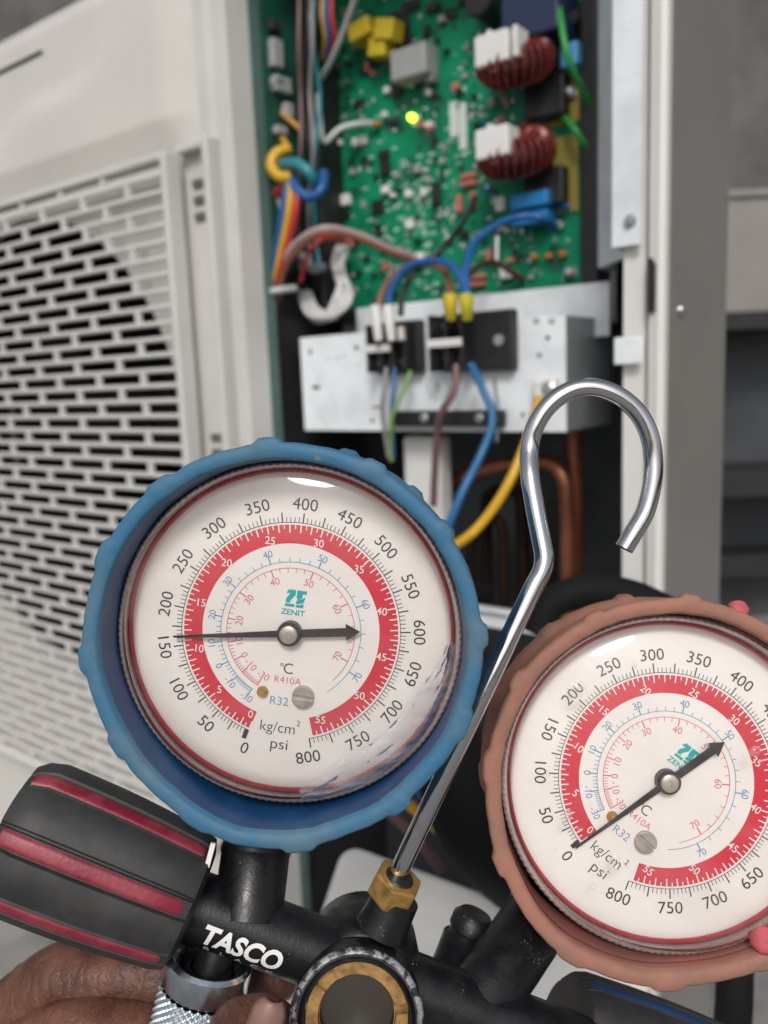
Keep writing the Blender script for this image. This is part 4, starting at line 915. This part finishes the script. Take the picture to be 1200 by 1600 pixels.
# ------------------------------------------------------------------ hose coupling with diamond knurling
q0 = mp(330, 1494, .2085); q1 = q0 + Vector((-.24, -.95, -.05)).normalized() * .05
CT = MW @ axisM(q0, q1)
hc = empty('hose_coupling', CT, 'knurled zinc plated hose coupling under the red striped knob', 'hose coupling')
MB().lathe([(.0072, .003), (.0085, .0006), (.0098, 0), (.0108, .0008), (.0110, .0066), (.0105, .0073), (.0101, .0076)], 64).build('collar', M_zinc, hc, smooth=40)
MB().lathe([(.0074, .0028), (.0072, .012), (0, .012)], 40).build('recess', M_black, hc)
nk = 64; nzk = 38; m = MB()
for j in range(nzk * 2 + 1):
    for i in range(nk * 4):
        t = 2 * math.pi * i / (nk * 4); z = .0078 + .036 * j / (nzk * 2)
        u = i / 4.0; v = j / 2.0
        d1_ = abs(((u + v) % 2) - 1); d2_ = abs(((u - v) % 2) - 1)
        r = .0102 + .0007 * min(d1_, d2_) * 1.25
        m.v.append((r * math.cos(t), r * math.sin(t), z))
w_ = nk * 4
for j in range(nzk * 2):
    for i in range(w_): m.f.append((j * w_ + i, j * w_ + (i + 1) % w_, (j + 1) * w_ + (i + 1) % w_, (j + 1) * w_ + i))
m.build('knurled_sleeve', mat('zinc_knurl', (.50, .57, .63), .42, metal=.75, var=.3, vscale=160), hc, smooth=12)
sp0 = mp(356, 1440, .2135)
T = hc.matrix_world.inverted() @ MW
m = MB().tube([T @ sp0, Vector((0, 0, .011))], .0046, 28, smooth=1); m.lathe([(.0046, .0030), (.0060, .0034), (.0060, .0115)], 28)
m.build('port_tube', M_body, hc, smooth=40)

# ------------------------------------------------------------------ hand
M_skin = bpy.data.materials.new('skin'); M_skin.use_nodes = True
n = M_skin.node_tree; b = n.nodes['Principled BSDF']; L = n.links.new
tc = n.nodes.new('ShaderNodeTexCoord')
t1 = n.nodes.new('ShaderNodeTexNoise'); t1.inputs['Scale'].default_value = 90; t1.inputs['Detail'].default_value = 6; L(tc.outputs['Object'], t1.inputs[0])
r1 = n.nodes.new('ShaderNodeValToRGB'); r1.color_ramp.elements[0].color = (.085, .034, .022, 1); r1.color_ramp.elements[1].color = (.20, .085, .056, 1)
r1.color_ramp.elements[0].position = .35; r1.color_ramp.elements[1].position = .68; L(t1.outputs[0], r1.inputs[0]); L(r1.outputs[0], b.inputs['Base Color'])
b.inputs['Roughness'].default_value = .5; b.inputs['Subsurface Weight'].default_value = .25; b.inputs['Subsurface Radius'].default_value = (1, .35, .2); b.inputs['Subsurface Scale'].default_value = .003
v1 = n.nodes.new('ShaderNodeTexVoronoi'); v1.feature = 'DISTANCE_TO_EDGE'; v1.inputs['Scale'].default_value = 1000; L(tc.outputs['Object'], v1.inputs['Vector'])
t2 = n.nodes.new('ShaderNodeTexNoise'); t2.inputs['Scale'].default_value = 330; t2.inputs['Detail'].default_value = 5; L(tc.outputs['Object'], t2.inputs[0])
wv = n.nodes.new('ShaderNodeTexWave'); wv.inputs['Scale'].default_value = 95; wv.inputs['Distortion'].default_value = 9; wv.inputs['Detail'].default_value = 4; wv.inputs['Detail Scale'].default_value = 2.2; L(tc.outputs['Object'], wv.inputs['Vector'])
pw_ = n.nodes.new('ShaderNodeMath'); pw_.operation = 'POWER'; pw_.inputs[1].default_value = .35; L(wv.outputs['Fac'], pw_.inputs[0])
m0 = n.nodes.new('ShaderNodeMath'); m0.operation = 'MULTIPLY_ADD'; m0.inputs[1].default_value = 1.6; L(pw_.outputs[0], m0.inputs[0]); L(v1.outputs[0], m0.inputs[2])
ma = n.nodes.new('ShaderNodeMath'); ma.operation = 'ADD'; L(m0.outputs[0], ma.inputs[0]); L(t2.outputs[0], ma.inputs[1])
bu = n.nodes.new('ShaderNodeBump'); bu.inputs['Strength'].default_value = .3; bu.inputs['Distance'].default_value = .0007; L(ma.outputs[0], bu.inputs['Height']); L(bu.outputs[0], b.inputs['Normal'])
HO = cpt(60, 1800, .24)
def hp_(px, py, d): return cpt(px, py, d) - HO
def skin_mesh(name, chains, m, parent, lvl=2):
    vs, es, rs = [], [], []
    for ch in chains:
        prev = None
        for it in ch:
            if isinstance(it, int): prev = it; continue
            px, py, d, r = it; vs.append(hp_(px, py, d)); rs.append(r); i = len(vs) - 1
            if prev is not None: es.append((prev, i))
            prev = i
    me = bpy.data.meshes.new(name); me.from_pydata(vs, es, []); ob = bpy.data.objects.new(name, me); col.objects.link(ob); ob.parent = parent
    sk = ob.modifiers.new('skin', 'SKIN'); sk.use_smooth_shade = True; sk.branch_smoothing = .6
    for i, r in enumerate(rs): me.skin_vertices[0].data[i].radius = (r, r)
    me.skin_vertices[0].data[0].use_root = True
    ss = ob.modifiers.new('sub', 'SUBSURF'); ss.levels = lvl; ss.render_levels = lvl
    tx = bpy.data.textures.new('lumps', 'CLOUDS'); tx.noise_scale = .012; dm = ob.modifiers.new('lumps', 'DISPLACE'); dm.texture = tx; dm.strength = .0022; dm.texture_coords = 'LOCAL'
    me.materials.append(m); return ob
person = empty('person', CW @ Matrix.Translation(HO), 'brown skinned hand gripping the manifold from below behind the red striped knob', 'person')
skin_mesh('hand', [
    [(-90, 1980, .275, .026), (-60, 1830, .262, .024),                                   # 0 wrist, 1 palm
     (-40, 1690, .250, .017), (20, 1590, .240, .0125), (92, 1528, .2335, .0112), (150, 1521, .2305, .0098), (225, 1524, .2285, .0097), (300, 1522, .2305, .0090), (350, 1520, .234, .0085), (420, 1522, .236, .0088), (470, 1532, .235, .0068)],
    [1, (-30, 1770, .246, .017), (15, 1690, .232, .0128), (70, 1628, .2225, .0112), (140, 1612, .219, .0098), (215, 1618, .2185, .0096), (290, 1640, .222, .0090), (340, 1655, .225, .0080)],
    [1, (0, 1860, .242, .017), (40, 1790, .228, .0128), (100, 1735, .218, .0105), (180, 1725, .214, .0095), (260, 1745, .215, .0085)],
    [1, (80, 1880, .245, .018), (220, 1800, .214, .0140), (330, 1730, .1990, .0112), (384, 1672, .1980, .0150), (412, 1622, .1968, .0140), (424, 1590, .1962, .0112)],
], M_skin, person, 3)
# thumb nail
M_nail = mat('nail', (.21, .112, .09), .5, spec=.6, coat=.2)
nd = (hp_(438, 1560, .1855) - hp_(418, 1620, .1850)).normalized(); nz_ = Vector((.10, .30, 1)); nz_ = (nz_ - nd * nz_.dot(nd)).normalized(); nyy = nz_.cross(nd)
m = MB(); c = hp_(413, 1606, .1860)
for i in range(13):
    for j in range(9):
        u = i / 12 * 2 - 1; v = j / 8 * 2 - 1
        ln = .0052; wd = .0041 * math.sqrt(max(0, 1 - max(0, abs(u) - .35) ** 2 * 1.6))
        m.v.append(tuple(c + nd * u * ln + nyy * v * wd - nz_ * (.0019 * v * v + .0010 * u * u)))
for i in range(12):
    for j in range(8): q = i * 9 + j; m.f.append((q, q + 1, q + 10, q + 9))
o = m.build('thumb_nail', M_nail, person, smooth=70); sm = o.modifiers.new('s', 'SOLIDIFY'); sm.thickness = .0005
